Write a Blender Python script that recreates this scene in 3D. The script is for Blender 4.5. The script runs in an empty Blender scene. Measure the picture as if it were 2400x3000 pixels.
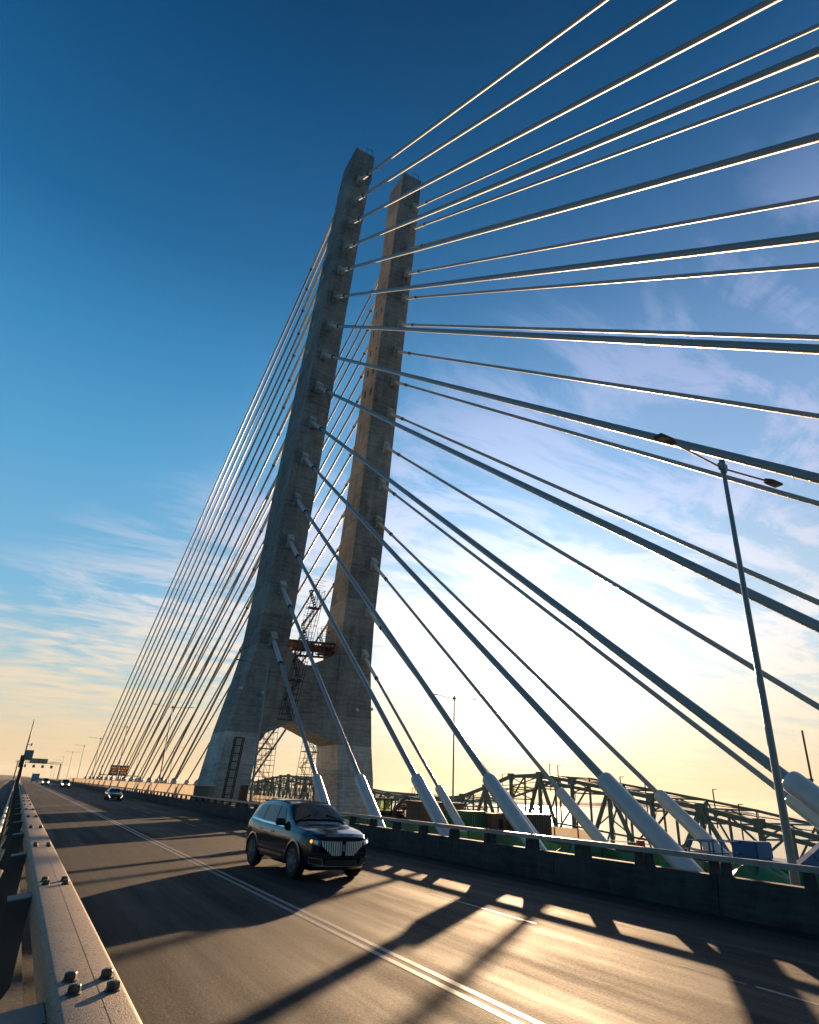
import bpy, bmesh, math, random
from mathutils import Vector, Matrix
random.seed(7)
C = bpy.context.scene
COL = C.collection
R = math.radians

# ------------------------------------------------------------------ camera
cam_d = bpy.data.cameras.new('camera')
cam = bpy.data.objects.new('camera', cam_d); COL.objects.link(cam); C.camera = cam
right = Vector((0.8684664, -0.4938895, 0.0428865))
up = Vector((-0.2335183, -0.3312406, 0.9141930))
fwd = Vector((0.4373046, 0.8039607, 0.4030035))
HC = 2.4
m = Matrix(((right.x, up.x, -fwd.x, 0), (right.y, up.y, -fwd.y, 0), (right.z, up.z, -fwd.z, HC), (0, 0, 0, 1)))
cam.matrix_world = m
cam_d.sensor_fit = 'VERTICAL'; cam_d.sensor_height = 30.0; cam_d.lens = 18.7
cam_d.clip_start = 0.05; cam_d.clip_end = 20000

# ------------------------------------------------------------------ sky
SUN_EL, SUN_AZ = R(9.3), R(40.0)            # azimuth from +Y towards +X
SD = Vector((math.sin(SUN_AZ)*math.cos(SUN_EL), math.cos(SUN_AZ)*math.cos(SUN_EL), math.sin(SUN_EL)))
W = bpy.data.worlds.new("World"); C.world = W; W.use_nodes = True
nt = W.node_tree; nt.nodes.clear()
def N(t, **k):
    n = nt.nodes.new(t)
    for a, b in k.items(): setattr(n, a, b)
    return n
def L(a, b): nt.links.new(a, b)
def Mth(op, a, b=None, c=None, clamp=False):
    n = N('ShaderNodeMath', operation=op); n.use_clamp = clamp
    for i, v in enumerate((a, b, c)):
        if v is None: continue
        if isinstance(v, (int, float)): n.inputs[i].default_value = v
        else: L(v, n.inputs[i])
    return n.outputs[0]
def srgb(r, g, b):
    f = lambda c: (c/255/12.92) if c/255 <= .04045 else ((c/255+.055)/1.055)**2.4
    return (f(r), f(g), f(b), 1)
def ramp(fac, stops, interp='LINEAR'):
    n = N('ShaderNodeValToRGB'); n.color_ramp.interpolation = interp
    el = n.color_ramp.elements
    while len(el) > 1: el.remove(el[-1])
    el[0].position = stops[0][0]; el[0].color = stops[0][1]
    for p, c in stops[1:]:
        e = el.new(p); e.color = c
    L(fac, n.inputs[0]); return n.outputs[0]
def mix(f, a, b, mode='MIX'):
    n = N('ShaderNodeMix', data_type='RGBA', blend_type=mode)
    n.clamp_result = False
    for i, v in ((0, f), (6, a), (7, b)):
        if isinstance(v, (int, float)): n.inputs[i].default_value = v
        elif isinstance(v, tuple): n.inputs[i].default_value = v
        else: L(v, n.inputs[i])
    return n.outputs[2]
tc = N('ShaderNodeTexCoord')
sep = N('ShaderNodeSeparateXYZ'); L(tc.outputs['Generated'], sep.inputs[0])
dz = sep.outputs[2]
dot = N('ShaderNodeVectorMath', operation='DOT_PRODUCT'); L(tc.outputs['Generated'], dot.inputs[0]); dot.inputs[1].default_value = SD
a = Mth('MAXIMUM', dot.outputs['Value'], 0.0)
base = ramp(dz, [(0.0, srgb(230, 206, 166)), (0.045, srgb(232, 210, 172)), (.09, srgb(208, 212, 196)), (.14, srgb(166, 203, 215)), (.24, srgb(124, 187, 224)),
                 (.42, srgb(86, 164, 212)), (.56, srgb(56, 138, 192)), (.68, srgb(28, 104, 158)), (.80, srgb(14, 82, 132)), (.90, srgb(2, 60, 104)), (1.0, srgb(1, 46, 86))])
# high thin cloud, laid on a flat layer far overhead
den = Mth('ADD', Mth('MAXIMUM', dz, 0.0), 0.10)
cx = Mth('DIVIDE', sep.outputs[0], den); cy = Mth('DIVIDE', sep.outputs[1], den)
cmb = N('ShaderNodeCombineXYZ'); L(cx, cmb.inputs[0]); L(cy, cmb.inputs[1])
mp = N('ShaderNodeMapping'); L(cmb.outputs[0], mp.inputs[0]); mp.inputs['Rotation'].default_value = (0, 0, R(-28)); mp.inputs['Scale'].default_value = (.75, 1.35, 1)
n1 = N('ShaderNodeTexNoise'); L(mp.outputs[0], n1.inputs['Vector']); n1.inputs['Scale'].default_value = 2.3; n1.inputs['Detail'].default_value = 9; n1.inputs['Roughness'].default_value = .66; n1.inputs['Distortion'].default_value = .9
mp2 = N('ShaderNodeMapping'); L(cmb.outputs[0], mp2.inputs[0]); mp2.inputs['Rotation'].default_value = (0, 0, R(-35)); mp2.inputs['Scale'].default_value = (1.3, 6.0, 1)
n2 = N('ShaderNodeTexNoise'); L(mp2.outputs[0], n2.inputs['Vector']); n2.inputs['Scale'].default_value = 1.3; n2.inputs['Detail'].default_value = 8; n2.inputs['Roughness'].default_value = .6; n2.inputs['Distortion'].default_value = .5
cl = Mth('ADD', Mth('MULTIPLY', n1.outputs[0], .68), Mth('MULTIPLY', n2.outputs[0], .32))
# coverage: the cloud sheet lies low on the left and climbs towards the right
lim = Mth('SUBTRACT', Mth('ADD', Mth('MULTIPLY', sep.outputs[0], .74), .32), dz)
limc = Mth('MULTIPLY', Mth('ADD', lim, .05), 4.5, clamp=True)
thr = Mth('ADD', Mth('SUBTRACT', cl, .475), Mth('ADD', Mth('MULTIPLY', limc, .05), Mth('MULTIPLY', Mth('POWER', a, 8.0), .06)))
limw = Mth('MULTIPLY', Mth('ADD', lim, .16), 2.2, clamp=True)
veil = Mth('MULTIPLY', Mth('MULTIPLY', limw, Mth('MULTIPLY', sep.outputs[0], 1.6, clamp=True)), .42)
cm = Mth('MAXIMUM', Mth('MULTIPLY', Mth('MULTIPLY', thr, 7.0, clamp=True), Mth('MULTIPLY', limc, .88)), veil)
ccol = ramp(dz, [(0.0, srgb(240, 208, 166)), (.12, srgb(242, 222, 192)), (.24, srgb(236, 232, 230)), (.40, srgb(200, 206, 236)), (.6, srgb(158, 176, 220)), (.9, srgb(60, 110, 165))])
col = mix(cm, base, ccol)
g1 = Mth('MULTIPLY', Mth('POWER', a, 7.0), .16)
g2 = Mth('MULTIPLY', Mth('POWER', a, 27.0), .60)
g3 = Mth('MULTIPLY', Mth('POWER', a, 260.0), 2.5)
g4 = Mth('MULTIPLY', Mth('POWER', a, 30000.0), 30.0)
glow = Mth('MULTIPLY', Mth('ADD', g1, g2), Mth('ADD', Mth('MULTIPLY', cl, 1.5), .22))
glow = Mth('ADD', Mth('ADD', glow, g3), g4)
low = N('ShaderNodeMapRange'); L(dz, low.inputs[0]); low.inputs['From Min'].default_value = .0; low.inputs['From Max'].default_value = .16; low.inputs['To Min'].default_value = .30
glow = Mth('MULTIPLY', glow, low.outputs[0])
gcol = ramp(dz, [(0.0, (1.0, .88, .68, 1)), (.10, (1.0, .94, .85, 1)), (.22, (1.0, .98, 1.0, 1)), (.45, (.38, .74, 1.10, 1))])
gm = N('ShaderNodeVectorMath', operation='SCALE'); L(gcol, gm.inputs[0]); L(glow, gm.inputs['Scale'])
col = mix(1.0, col, gm.outputs[0], 'ADD')
sky = N('ShaderNodeTexSky', sky_type='NISHITA'); sky.sun_disc = False; sky.sun_elevation = SUN_EL; sky.sun_rotation = SUN_AZ
sk = N('ShaderNodeVectorMath', operation='SCALE'); L(sky.outputs[0], sk.inputs[0]); sk.inputs['Scale'].default_value = .06
col = mix(.08, col, sk.outputs[0])
# the sky opposite a low sun is darker and bluer
back = N('ShaderNodeMapRange'); L(dot.outputs['Value'], back.inputs[0]); back.inputs['From Min'].default_value = -.35; back.inputs['From Max'].default_value = .45; back.interpolation_type = 'SMOOTHSTEP'
col = mix(back.outputs[0], mix(1.0, col, (.26, .50, .58, 1), 'MULTIPLY'), col)
bg = N('ShaderNodeBackground'); L(col, bg.inputs[0]); bg.inputs[1].default_value = .40
wo = N('ShaderNodeOutputWorld'); L(bg.outputs[0], wo.inputs[0])

# ------------------------------------------------------------------ sun, exposure
sd = bpy.data.lights.new('sun', 'SUN'); sd.energy = 5.0; sd.angle = R(.55); sd.color = (1.0, .66, .37)
so = bpy.data.objects.new('sun', sd); COL.objects.link(so)
so.rotation_euler = (-SD).to_track_quat('-Z', 'Y').to_euler()
C.view_settings.view_transform = 'Standard'; C.view_settings.look = 'None'
C.view_settings.exposure = 1.32; C.view_settings.gamma = 1
C.render.engine = 'CYCLES'

# ------------------------------------------------------------------ materials
def mat(name, colour, rough=.6, metal=0.0, spec=.5, noise=None, bump=None, coat=0, emit=None, obj=True, stretch=(1, 1, 1), detail_col=None, speck=None):
    """noise=(scale, amount, dark colour); bump=(scale, strength)"""
    mt = bpy.data.materials.new(name); mt.use_nodes = True
    t = mt.node_tree; b = t.nodes['Principled BSDF']
    b.inputs['Base Color'].default_value = (*colour, 1); b.inputs['Roughness'].default_value = rough
    b.inputs['Metallic'].default_value = metal; b.inputs['Specular IOR Level'].default_value = spec
    b.inputs['Coat Weight'].default_value = coat; b.inputs['Coat Roughness'].default_value = .06
    tcn = t.nodes.new('ShaderNodeTexCoord'); mpn = t.nodes.new('ShaderNodeMapping'); mpn.inputs['Scale'].default_value = stretch
    t.links.new(tcn.outputs['Object'], mpn.inputs[0])
    if noise:
        sc, am, dk = noise
        nn = t.nodes.new('ShaderNodeTexNoise'); nn.inputs['Scale'].default_value = sc; nn.inputs['Detail'].default_value = 7; nn.inputs['Roughness'].default_value = .65
        t.links.new(mpn.outputs[0], nn.inputs['Vector'])
        rr = t.nodes.new('ShaderNodeValToRGB'); rr.color_ramp.elements[0].position = .36; rr.color_ramp.elements[1].position = .64
        rr.color_ramp.elements[0].color = (*[c*(1-am)+d*am for c, d in zip(colour, dk)], 1); rr.color_ramp.elements[1].color = (*colour, 1)
        t.links.new(nn.outputs[0], rr.inputs[0]); out = rr.outputs[0]
        if speck:
            n3 = t.nodes.new('ShaderNodeTexNoise'); n3.inputs['Scale'].default_value = speck[0]; n3.inputs['Detail'].default_value = 3
            t.links.new(mpn.outputs[0], n3.inputs['Vector'])
            r3 = t.nodes.new('ShaderNodeValToRGB'); r3.color_ramp.elements[0].position = speck[1]; r3.color_ramp.elements[1].position = speck[1]+.05
            t.links.new(n3.outputs[0], r3.inputs[0])
            mx = t.nodes.new('ShaderNodeMix'); mx.data_type = 'RGBA'; t.links.new(r3.outputs[0], mx.inputs[0]); mx.inputs[6].default_value = (*speck[2], 1); t.links.new(out, mx.inputs[7]); out = mx.outputs[2]
        t.links.new(out, b.inputs['Base Color'])
        rm = t.nodes.new('ShaderNodeMapRange'); rm.inputs['To Min'].default_value = max(0, rough-.07); rm.inputs['To Max'].default_value = min(1, rough+.07)
        t.links.new(nn.outputs[0], rm.inputs[0]); t.links.new(rm.outputs[0], b.inputs['Roughness'])
    if bump:
        bn = t.nodes.new('ShaderNodeTexNoise'); bn.inputs['Scale'].default_value = bump[0]; bn.inputs['Detail'].default_value = 4
        t.links.new(mpn.outputs[0] if not obj else tcn.outputs['Object'], bn.inputs['Vector'])
        bb = t.nodes.new('ShaderNodeBump'); bb.inputs['Strength'].default_value = bump[1]; bb.inputs['Distance'].default_value = .02
        t.links.new(bn.outputs[0], bb.inputs['Height']); t.links.new(bb.outputs[0], b.inputs['Normal'])
    if emit:
        b.inputs['Emission Color'].default_value = (*emit[0], 1); b.inputs['Emission Strength'].default_value = emit[1]
    return mt
M = {}
def concrete(name, colour, joint=2.2, streak=.55, up_scale=1.0):
    mt = bpy.data.materials.new(name); mt.use_nodes = True; t = mt.node_tree; b = t.nodes['Principled BSDF']; b.inputs['Roughness'].default_value = .85; b.inputs['Specular IOR Level'].default_value = .25
    nn = lambda ty: t.nodes.new(ty); lk = t.links.new
    tcn = nn('ShaderNodeTexCoord')
    def noise(scale, st, det=8, rough=.6):
        mpn = nn('ShaderNodeMapping'); mpn.inputs['Scale'].default_value = st; lk(tcn.outputs['Object'], mpn.inputs[0])
        x = nn('ShaderNodeTexNoise'); x.inputs['Scale'].default_value = scale; x.inputs['Detail'].default_value = det; x.inputs['Roughness'].default_value = rough; lk(mpn.outputs[0], x.inputs['Vector']); return x.outputs[0]
    def math(op, a_, b_, clamp=False):
        x = nn('ShaderNodeMath'); x.operation = op; x.use_clamp = clamp
        for i, v in enumerate((a_, b_)):
            if isinstance(v, (int, float)): x.inputs[i].default_value = v
            else: lk(v, x.inputs[i])
        return x.outputs[0]
    big = noise(.28, (1, 1, 1)); streakn = noise(1.6, (1, 1, .10)); fine = noise(3.5, (1, 1, 1)); blotch = noise(1.1, (1, 1, 2.2), 10, .75); lines = noise(1.0, (.35, .35, 6.0), 6, .7)
    s = nn('ShaderNodeSeparateXYZ'); lk(tcn.outputs['Object'], s.inputs[0])
    fr = math('FRACT', math('DIVIDE', math('ADD', s.outputs[2], 40.0), joint), 0.0)
    jt = math('LESS_THAN', fr, .035)
    band = nn('ShaderNodeTexWhiteNoise'); band.noise_dimensions = '1D'; lk(math('FLOOR', math('DIVIDE', math('ADD', s.outputs[2], 40.0), joint), 0), band.inputs['W'])
    v = math('ADD', math('MULTIPLY', math('SUBTRACT', big, .5), .9), math('MULTIPLY', math('SUBTRACT', streakn, .5), streak*1.5))
    v = math('ADD', v, math('MULTIPLY', math('SUBTRACT', fine, .5), .55)); v = math('ADD', v, math('MULTIPLY', math('SUBTRACT', band.outputs[0], .5), .22))
    v = math('ADD', v, math('MULTIPLY', math('SUBTRACT', blotch, .5), .9)); v = math('ADD', v, math('MULTIPLY', math('SUBTRACT', lines, .5), .9))
    v = math('SUBTRACT', v, math('MULTIPLY', jt, .16)); v = math('ADD', v, .5, True)
    rr = nn('ShaderNodeValToRGB'); lk(v, rr.inputs[0])
    rr.color_ramp.elements[0].position = .0; rr.color_ramp.elements[0].color = (*[c*.30 for c in colour], 1)
    rr.color_ramp.elements[1].position = 1; rr.color_ramp.elements[1].color = (*[min(1, c*1.5) for c in colour], 1)
    lk(rr.outputs[0], b.inputs['Base Color'])
    bb = nn('ShaderNodeBump'); bb.inputs['Strength'].default_value = .35; bb.inputs['Distance'].default_value = .05; lk(v, bb.inputs['Height']); lk(bb.outputs[0], b.inputs['Normal'])
    return mt
M['concrete'] = concrete('concrete_pylon', (.27, .268, .255), joint=3.1)
M['concrete_new'] = concrete('concrete_pale', (.50, .50, .48), joint=3.4, streak=.3)
M['parapet'] = concrete('parapet_concrete', (.065, .063, .062), joint=30, streak=.5)
M['deck'] = concrete('deck_concrete', (.085, .08, .075), joint=60)
M['stay'] = mat('stay_sheath', (.29, .32, .33), .38, noise=(2.0, .35, (.25, .25, .25)), stretch=(1, 1, .3))
M['fillet'] = mat('stay_fillet', (.28, .30, .31), .42)
M['tube'] = mat('white_painted_steel', (.58, .60, .61), .30, noise=(1.2, .30, (.32, .30, .27)), bump=(30, .03), coat=.2, speck=(26, .27, (.30, .24, .18)))
M['collar'] = mat('black_rubber', (.02, .02, .02), .5)
M['galv'] = mat('galvanised_steel', (.24, .27, .29), .45, metal=.5, noise=(9, .5, (.12, .13, .14)), stretch=(1, 1, .4))
M['rail'] = mat('beam_coating', (.30, .24, .185), .62, spec=.35, noise=(5, .35, (.12, .09, .065)), bump=(200, .35), speck=(80, .37, (.07, .05, .04)))
M['bolt'] = mat('dark_bolt_steel', (.13, .12, .11), .5, metal=.6, noise=(60, .6, (.05, .04, .035)), bump=(120, .3))
M['bracket'] = mat('bracket_steel', (.07, .068, .065), .6, metal=.2, noise=(12, .4, (.07, .065, .06)), bump=(120, .2))
M['handrail'] = mat('handrail_steel', (.45, .42, .38), .45, metal=.4, noise=(6, .3, (.2, .18, .15)))
M['paint_navy'] = mat('dark_navy_paint', (.008, .014, .026), .16, spec=.6, coat=.6)
M['paint_sedan'] = mat('dark_grey_paint', (.02, .022, .025), .2, coat=.7)
M['paint_van'] = mat('charcoal_paint', (.03, .028, .026), .3, coat=.5)
M['paint_blue'] = mat('pale_blue_paint', (.12, .25, .40), .4)
M['glass'] = mat('car_glass', (.012, .026, .028), .13, spec=.5)
M['satin'] = mat('satin_chrome', (.80, .84, .88), .38, metal=.8)
M['chrome'] = mat('chrome', (.75, .78, .80), .12, metal=1.0)
M['rubber'] = mat('tyre_rubber', (.015, .015, .015), .8)
M['black'] = mat('black_plastic', (.008, .008, .008), .6)
M['lens'] = mat('lamp_lens', (.10, .10, .11), .08, coat=.8)
M['amber'] = mat('headlight_spot', (.9, .35, .03), .3, emit=((1.0, .28, .02), 1.0))
M['headlamp'] = mat('lit_headlamp', (1, .9, .75), .2, emit=((1.0, .82, .6), 3))
M['drl_glint'] = mat('running_lamp_and_glint', (1, .9, .75), .2, emit=((1.0, .86, .7), .8))  # sedan running lights; also the glowing stand-in for a sun glint on the SUV
M['ambersign'] = mat('lit_amber_characters', (.9, .3, .03), .4, emit=((1.0, .27, .02), .22))
M['signback'] = mat('sign_aluminium', (.20, .22, .21), .5, metal=.5)
M['signface'] = mat('sign_dark_face', (.04, .06, .05), .5)
M['signpale'] = mat('sign_pale_panel', (.30, .31, .27), .5)
M['green_net'] = mat('green_netting', (.02, .19, .075), .6, noise=(3, .7, (.01, .07, .03)), bump=(18, .8), stretch=(1, 1, .5))
M['green_box'] = mat('green_container_paint', (.012, .11, .05), .45, noise=(2, .4, (.01, .05, .03)))
M['wood'] = mat('weathered_plywood', (.20, .12, .075), .8, noise=(2.5, .6, (.07, .045, .03)), stretch=(3, 3, .4), bump=(20, .3))
M['darkbox'] = mat('brown_ribbed_steel', (.07, .055, .05), .6, noise=(2, .4, (.03, .025, .02)))
M['orange'] = mat('orange_formwork_steel', (.10, .045, .028), .65, noise=(2, .5, (.05, .025, .018)))
M['scaffold'] = mat('scaffold_steel', (.07, .055, .045), .6, metal=.3)
M['truss'] = mat('green_truss_paint', (.10, .165, .13), .6, noise=(.5, .5, (.05, .06, .045)))
M['blue'] = mat('blue_machine_paint', (.003, .085, .26), .55, noise=(3, .3, (.004, .035, .10)))
M['white'] = mat('white_painted_panel', (.70, .68, .64), .5, noise=(2, .2, (.5, .48, .44)))
M['red'] = mat('red_plastic', (.45, .03, .02), .5)
M['tan'] = mat('sandy_fill', (.32, .24, .15), .9, noise=(.2, .5, (.15, .11, .07)), bump=(.6, 1.0))
M['gravel'] = mat('grey_gravel', (.14, .13, .12), .9, noise=(.15, .4, (.08, .075, .07)), bump=(1.5, .6))
M['marking'] = mat('road_marking_paint', (.22, .22, .216), .55, noise=(14, .55, (.16, .155, .15)), bump=(60, .2))
M['sealer'] = mat('tar_sealer', (.02, .02, .02), .4)
M['hill'] = mat('wooded_hill', (.06, .085, .08), 1.0, noise=(.01, .4, (.03, .05, .04)))
M['water'] = mat('river_water', (.03, .06, .08), .12, bump=(.25, .35))
# asphalt: wear tracks along the road, grit
mt = bpy.data.materials.new('asphalt'); mt.use_nodes = True; t = mt.node_tree; b = t.nodes['Principled BSDF']; M['asphalt'] = mt
tcn = t.nodes.new('ShaderNodeTexCoord')
def tn(scale, st, det=6, rg=.6):
    mpn = t.nodes.new('ShaderNodeMapping'); mpn.inputs['Scale'].default_value = st; t.links.new(tcn.outputs['Object'], mpn.inputs[0])
    x = t.nodes.new('ShaderNodeTexNoise'); x.inputs['Scale'].default_value = scale; x.inputs['Detail'].default_value = det; x.inputs['Roughness'].default_value = rg; t.links.new(mpn.outputs[0], x.inputs['Vector']); return x.outputs[0]
def tm(op, a_, b_, clamp=False):
    x = t.nodes.new('ShaderNodeMath'); x.operation = op; x.use_clamp = clamp
    for i, v in enumerate((a_, b_)):
        if isinstance(v, (int, float)): x.inputs[i].default_value = v
        else: t.links.new(v, x.inputs[i])
    return x.outputs[0]
track = tn(1.25, (1, .03, 1), 5, .65); patch = tn(.5, (1, .30, 1), 8, .7); grit = tn(21, (1, 1, 1), 4, .8)
grit2 = tn(90, (1, 1, 1), 3, .7)
v = tm('ADD', tm('MULTIPLY', tm('SUBTRACT', track, .5), 1.9), tm('MULTIPLY', tm('SUBTRACT', patch, .5), 1.3))
vc = tm('ADD', tm('ADD', v, tm('MULTIPLY', tm('SUBTRACT', grit, .5), 2.6)), .5, True)
rr = t.nodes.new('ShaderNodeValToRGB'); t.links.new(vc, rr.inputs[0])
rr.color_ramp.elements[0].color = (.014, .0135, .013, 1); rr.color_ramp.elements[1].color = (.068, .060, .050, 1)
t.links.new(rr.outputs[0], b.inputs['Base Color'])
rg = t.nodes.new('ShaderNodeMapRange'); t.links.new(tm('ADD', v, .5, True), rg.inputs[0]); rg.inputs['To Min'].default_value = .90; rg.inputs['To Max'].default_value = .60
t.links.new(rg.outputs[0], b.inputs['Roughness']); b.inputs['Specular IOR Level'].default_value = .12
hb = tm('ADD', grit, tm('MULTIPLY', grit2, .6))
bb = t.nodes.new('ShaderNodeBump'); bb.inputs['Strength'].default_value = 1.0; bb.inputs['Distance'].default_value = .016; t.links.new(hb, bb.inputs['Height']); t.links.new(bb.outputs[0], b.inputs['Normal'])
# translucent noise screen and clear cab glass
mt = bpy.data.materials.new('translucent_screen'); mt.use_nodes = True; t = mt.node_tree; b = t.nodes['Principled BSDF']; out = t.nodes['Material Output']; M['screen'] = mt
b.inputs['Base Color'].default_value = (.55, .47, .38, 1); b.inputs['Roughness'].default_value = .6
tr = t.nodes.new('ShaderNodeBsdfTranslucent'); tr.inputs[0].default_value = (.80, .70, .56, 1)
tcn = t.nodes.new('ShaderNodeTexCoord'); nz = t.nodes.new('ShaderNodeTexNoise'); nz.inputs['Scale'].default_value = .7; nz.inputs['Detail'].default_value = 5; t.links.new(tcn.outputs['Object'], nz.inputs['Vector'])
r2 = t.nodes.new('ShaderNodeValToRGB'); r2.color_ramp.elements[0].color = (.26, .22, .17, 1); r2.color_ramp.elements[1].color = (.40, .35, .28, 1); t.links.new(nz.outputs[0], r2.inputs[0]); t.links.new(r2.outputs[0], tr.inputs[0])
ms = t.nodes.new('ShaderNodeMixShader'); ms.inputs[0].default_value = .72; t.links.new(b.outputs[0], ms.inputs[1]); t.links.new(tr.outputs[0], ms.inputs[2]); t.links.new(ms.outputs[0], out.inputs[0])
mt = bpy.data.materials.new('clear_cab_glass'); mt.use_nodes = True; t = mt.node_tree; b = t.nodes['Principled BSDF']; out = t.nodes['Material Output']; M['cabglass'] = mt
b.inputs['Base Color'].default_value = (.4, .5, .3, 1); b.inputs['Roughness'].default_value = .1
tp = t.nodes.new('ShaderNodeBsdfTransparent'); tp.inputs[0].default_value = (.82, .92, .6, 1)
ms = t.nodes.new('ShaderNodeMixShader'); ms.inputs[0].default_value = .8; t.links.new(b.outputs[0], ms.inputs[1]); t.links.new(tp.outputs[0], ms.inputs[2]); t.links.new(ms.outputs[0], out.inputs[0])

# ------------------------------------------------------------------ mesh helpers
class MB:
    def __init__(s): s.v = []; s.f = []
    def add(s, vs, fs):
        o = len(s.v); s.v += [tuple(p) for p in vs]; s.f += [tuple(i+o for i in f) for f in fs]; return s
    def box(s, c, d, rot=None):
        vs = []
        for x in (-.5, .5):
            for y in (-.5, .5):
                for z in (-.5, .5):
                    p = Vector((x*d[0], y*d[1], z*d[2]))
                    if rot is not None: p = rot @ p
                    vs.append(p+Vector(c))
        return s.add(vs, [(0, 1, 3, 2), (4, 6, 7, 5), (0, 4, 5, 1), (2, 3, 7, 6), (0, 2, 6, 4), (1, 5, 7, 3)])
    def span(s, x0, x1, y0, y1, z0, z1): return s.box(((x0+x1)/2, (y0+y1)/2, (z0+z1)/2), (x1-x0, y1-y0, z1-z0))
    def bar(s, p, q, w, d=None, n=None):
        """straight bar p->q, square section w x d"""
        p, q = Vector(p), Vector(q); ax = (q-p); ln = ax.length
        if ln < 1e-6: return s
        rot = ax.to_track_quat('Z', 'Y' if abs(ax.normalized().y) < .95 else 'X').to_matrix()
        return s.box((p+q)/2, (w, d or w, ln), rot)
    def tube(s, p, q, r0, r1=None, n=8, cap=True):
        p, q = Vector(p), Vector(q); r1 = r0 if r1 is None else r1
        rot = (q-p).to_track_quat('Z', 'Y').to_matrix(); vs = []
        for k, (c, r) in enumerate(((p, r0), (q, r1))):
            for i in range(n):
                a_ = 2*math.pi*i/n; vs.append(c+rot @ Vector((r*math.cos(a_), r*math.sin(a_), 0)))
        fs = [(i, (i+1) % n, n+(i+1) % n, n+i) for i in range(n)]
        if cap: fs += [tuple(range(n-1, -1, -1)), tuple(range(n, 2*n))]
        return s.add(vs, fs)
    def lathe(s, prof, n=20, base=(0, 0, 0), rot=None):
        """profile [(r, z)] about local Z"""
        vs = []
        for r, z in prof:
            for i in range(n):
                a_ = 2*math.pi*i/n; p = Vector((r*math.cos(a_), r*math.sin(a_), z))
                if rot is not None: p = rot @ p
                vs.append(p+Vector(base))
        fs = []
        for k in range(len(prof)-1):
            for i in range(n): fs.append((k*n+i, k*n+(i+1) % n, (k+1)*n+(i+1) % n, (k+1)*n+i))
        fs += [tuple(range(n-1, -1, -1)), tuple(range((len(prof)-1)*n, len(prof)*n))]
        return s.add(vs, fs)
    def prism(s, poly, y0, y1, axis='y'):
        """polygon in XZ (axis y) or YZ (axis x) or XY (axis z), extruded"""
        n = len(poly); f = {'y': lambda a, b, t_: (a, t_, b), 'x': lambda a, b, t_: (t_, a, b), 'z': lambda a, b, t_: (a, b, t_)}[axis]
        vs = [f(a_, b_, y0) for a_, b_ in poly]+[f(a_, b_, y1) for a_, b_ in poly]
        fs = [tuple(range(n)), tuple(range(2*n-1, n-1, -1))]+[(i, i+n, (i+1) % n+n, (i+1) % n) for i in range(n)]
        return s.add(vs, fs)
    def build(s, name, m_, parent=None, smooth=False, bevel=0, loc=None, auto=None):
        me = bpy.data.meshes.new(name); me.from_pydata(s.v, [], s.f); me.validate(); me.update()
        bm = bmesh.new(); bm.from_mesh(me); bmesh.ops.recalc_face_normals(bm, faces=bm.faces)
        if bevel: bmesh.ops.bevel(bm, geom=list(bm.edges), offset=bevel, segments=2, affect='EDGES', clamp_overlap=True)
        bm.to_mesh(me); bm.free()
        me.materials.append(M[m_] if isinstance(m_, str) else m_)
        if smooth:
            me.polygons.foreach_set('use_smooth', [True]*len(me.polygons))
            me.set_sharp_from_angle(angle=R(auto or 40))
        o = bpy.data.objects.new(name, me); COL.objects.link(o)
        if parent is not None: o.parent = parent
        if loc is not None: o.location = loc
        return o
def tag(o, label=None, cat=None, group=None, kind=None):
    if label: o['label'] = label
    if cat: o['category'] = cat
    if group: o['group'] = group
    if kind: o['kind'] = kind
    return o
def thing(name, label, cat, loc=(0, 0, 0), rz=0, group=None):
    o = bpy.data.objects.new(name, None); COL.objects.link(o); o.location = loc; o.rotation_euler = (0, 0, rz); o.empty_display_size = .2
    return tag(o, label, cat, group)
def structure(name, mb, m_, **k):
    o = mb.build(name, m_, **k); o['kind'] = 'structure'; return o
def dup(root, loc, rz=0, label=None, group=None):
    r = root.copy(); COL.objects.link(r); r.location = loc; r.rotation_euler = (0, 0, rz)
    if label: r['label'] = label
    if group: r['group'] = group
    for ch in list(root.children):
        c = ch.copy(); COL.objects.link(c); c.parent = r
        for g in ch.children:
            d = g.copy(); COL.objects.link(d); d.parent = c
    return r
ORD = ['lowest', 'second', 'third', 'fourth', 'fifth', 'sixth', 'seventh', 'eighth', 'ninth', 'tenth', 'eleventh', 'twelfth', 'thirteenth', 'fourteenth', 'topmost']

S = 1.1
def sc(p): return Vector((p[0]*S, p[1]*S, HC+(p[2]-HC)*S))

# ------------------------------------------------------------------ the setting
structure('river', MB().add([(-9000, -3000, -40), (9000, -3000, -40), (9000, 9000, -40), (-9000, 9000, -40)], [(0, 1, 2, 3)]), 'water')
hb_ = MB(); rnd = random.Random(3)
for k, (d0, hgt, x0, x1) in enumerate(((4200, 38, -4800, 6200), (6500, 62, -6200, 8500))):
    n = 90; vs = []
    for i in range(n+1):
        x = x0+(x1-x0)*i/n; z = -40+hgt*(.55+.3*math.sin(i*.23+k)+.15*rnd.random())
        vs += [(x, d0, -40), (x, d0+150, z), (x, d0+900, -40)]
    hb_.add(vs, [f for i in range(n) for f in ((i*3, i*3+3, i*3+4, i*3+1), (i*3+1, i*3+4, i*3+5, i*3+2))])
structure('hills', hb_, 'hill', smooth=True)
ROAD_END = 900
structure('road', MB().span(.45, 15.65, -12, ROAD_END, -.35, 0), 'asphalt')
structure('shared_path', MB().span(-3.6, .1, -12, ROAD_END, -.4, .42), 'deck')
structure('centre_deck', MB().span(16.0, 37.2, -12, ROAD_END, -1.5, -.9), 'deck')
structure('far_road', MB().span(37.6, 54, -12, ROAD_END, -2.6, -2.2), 'asphalt')
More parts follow.
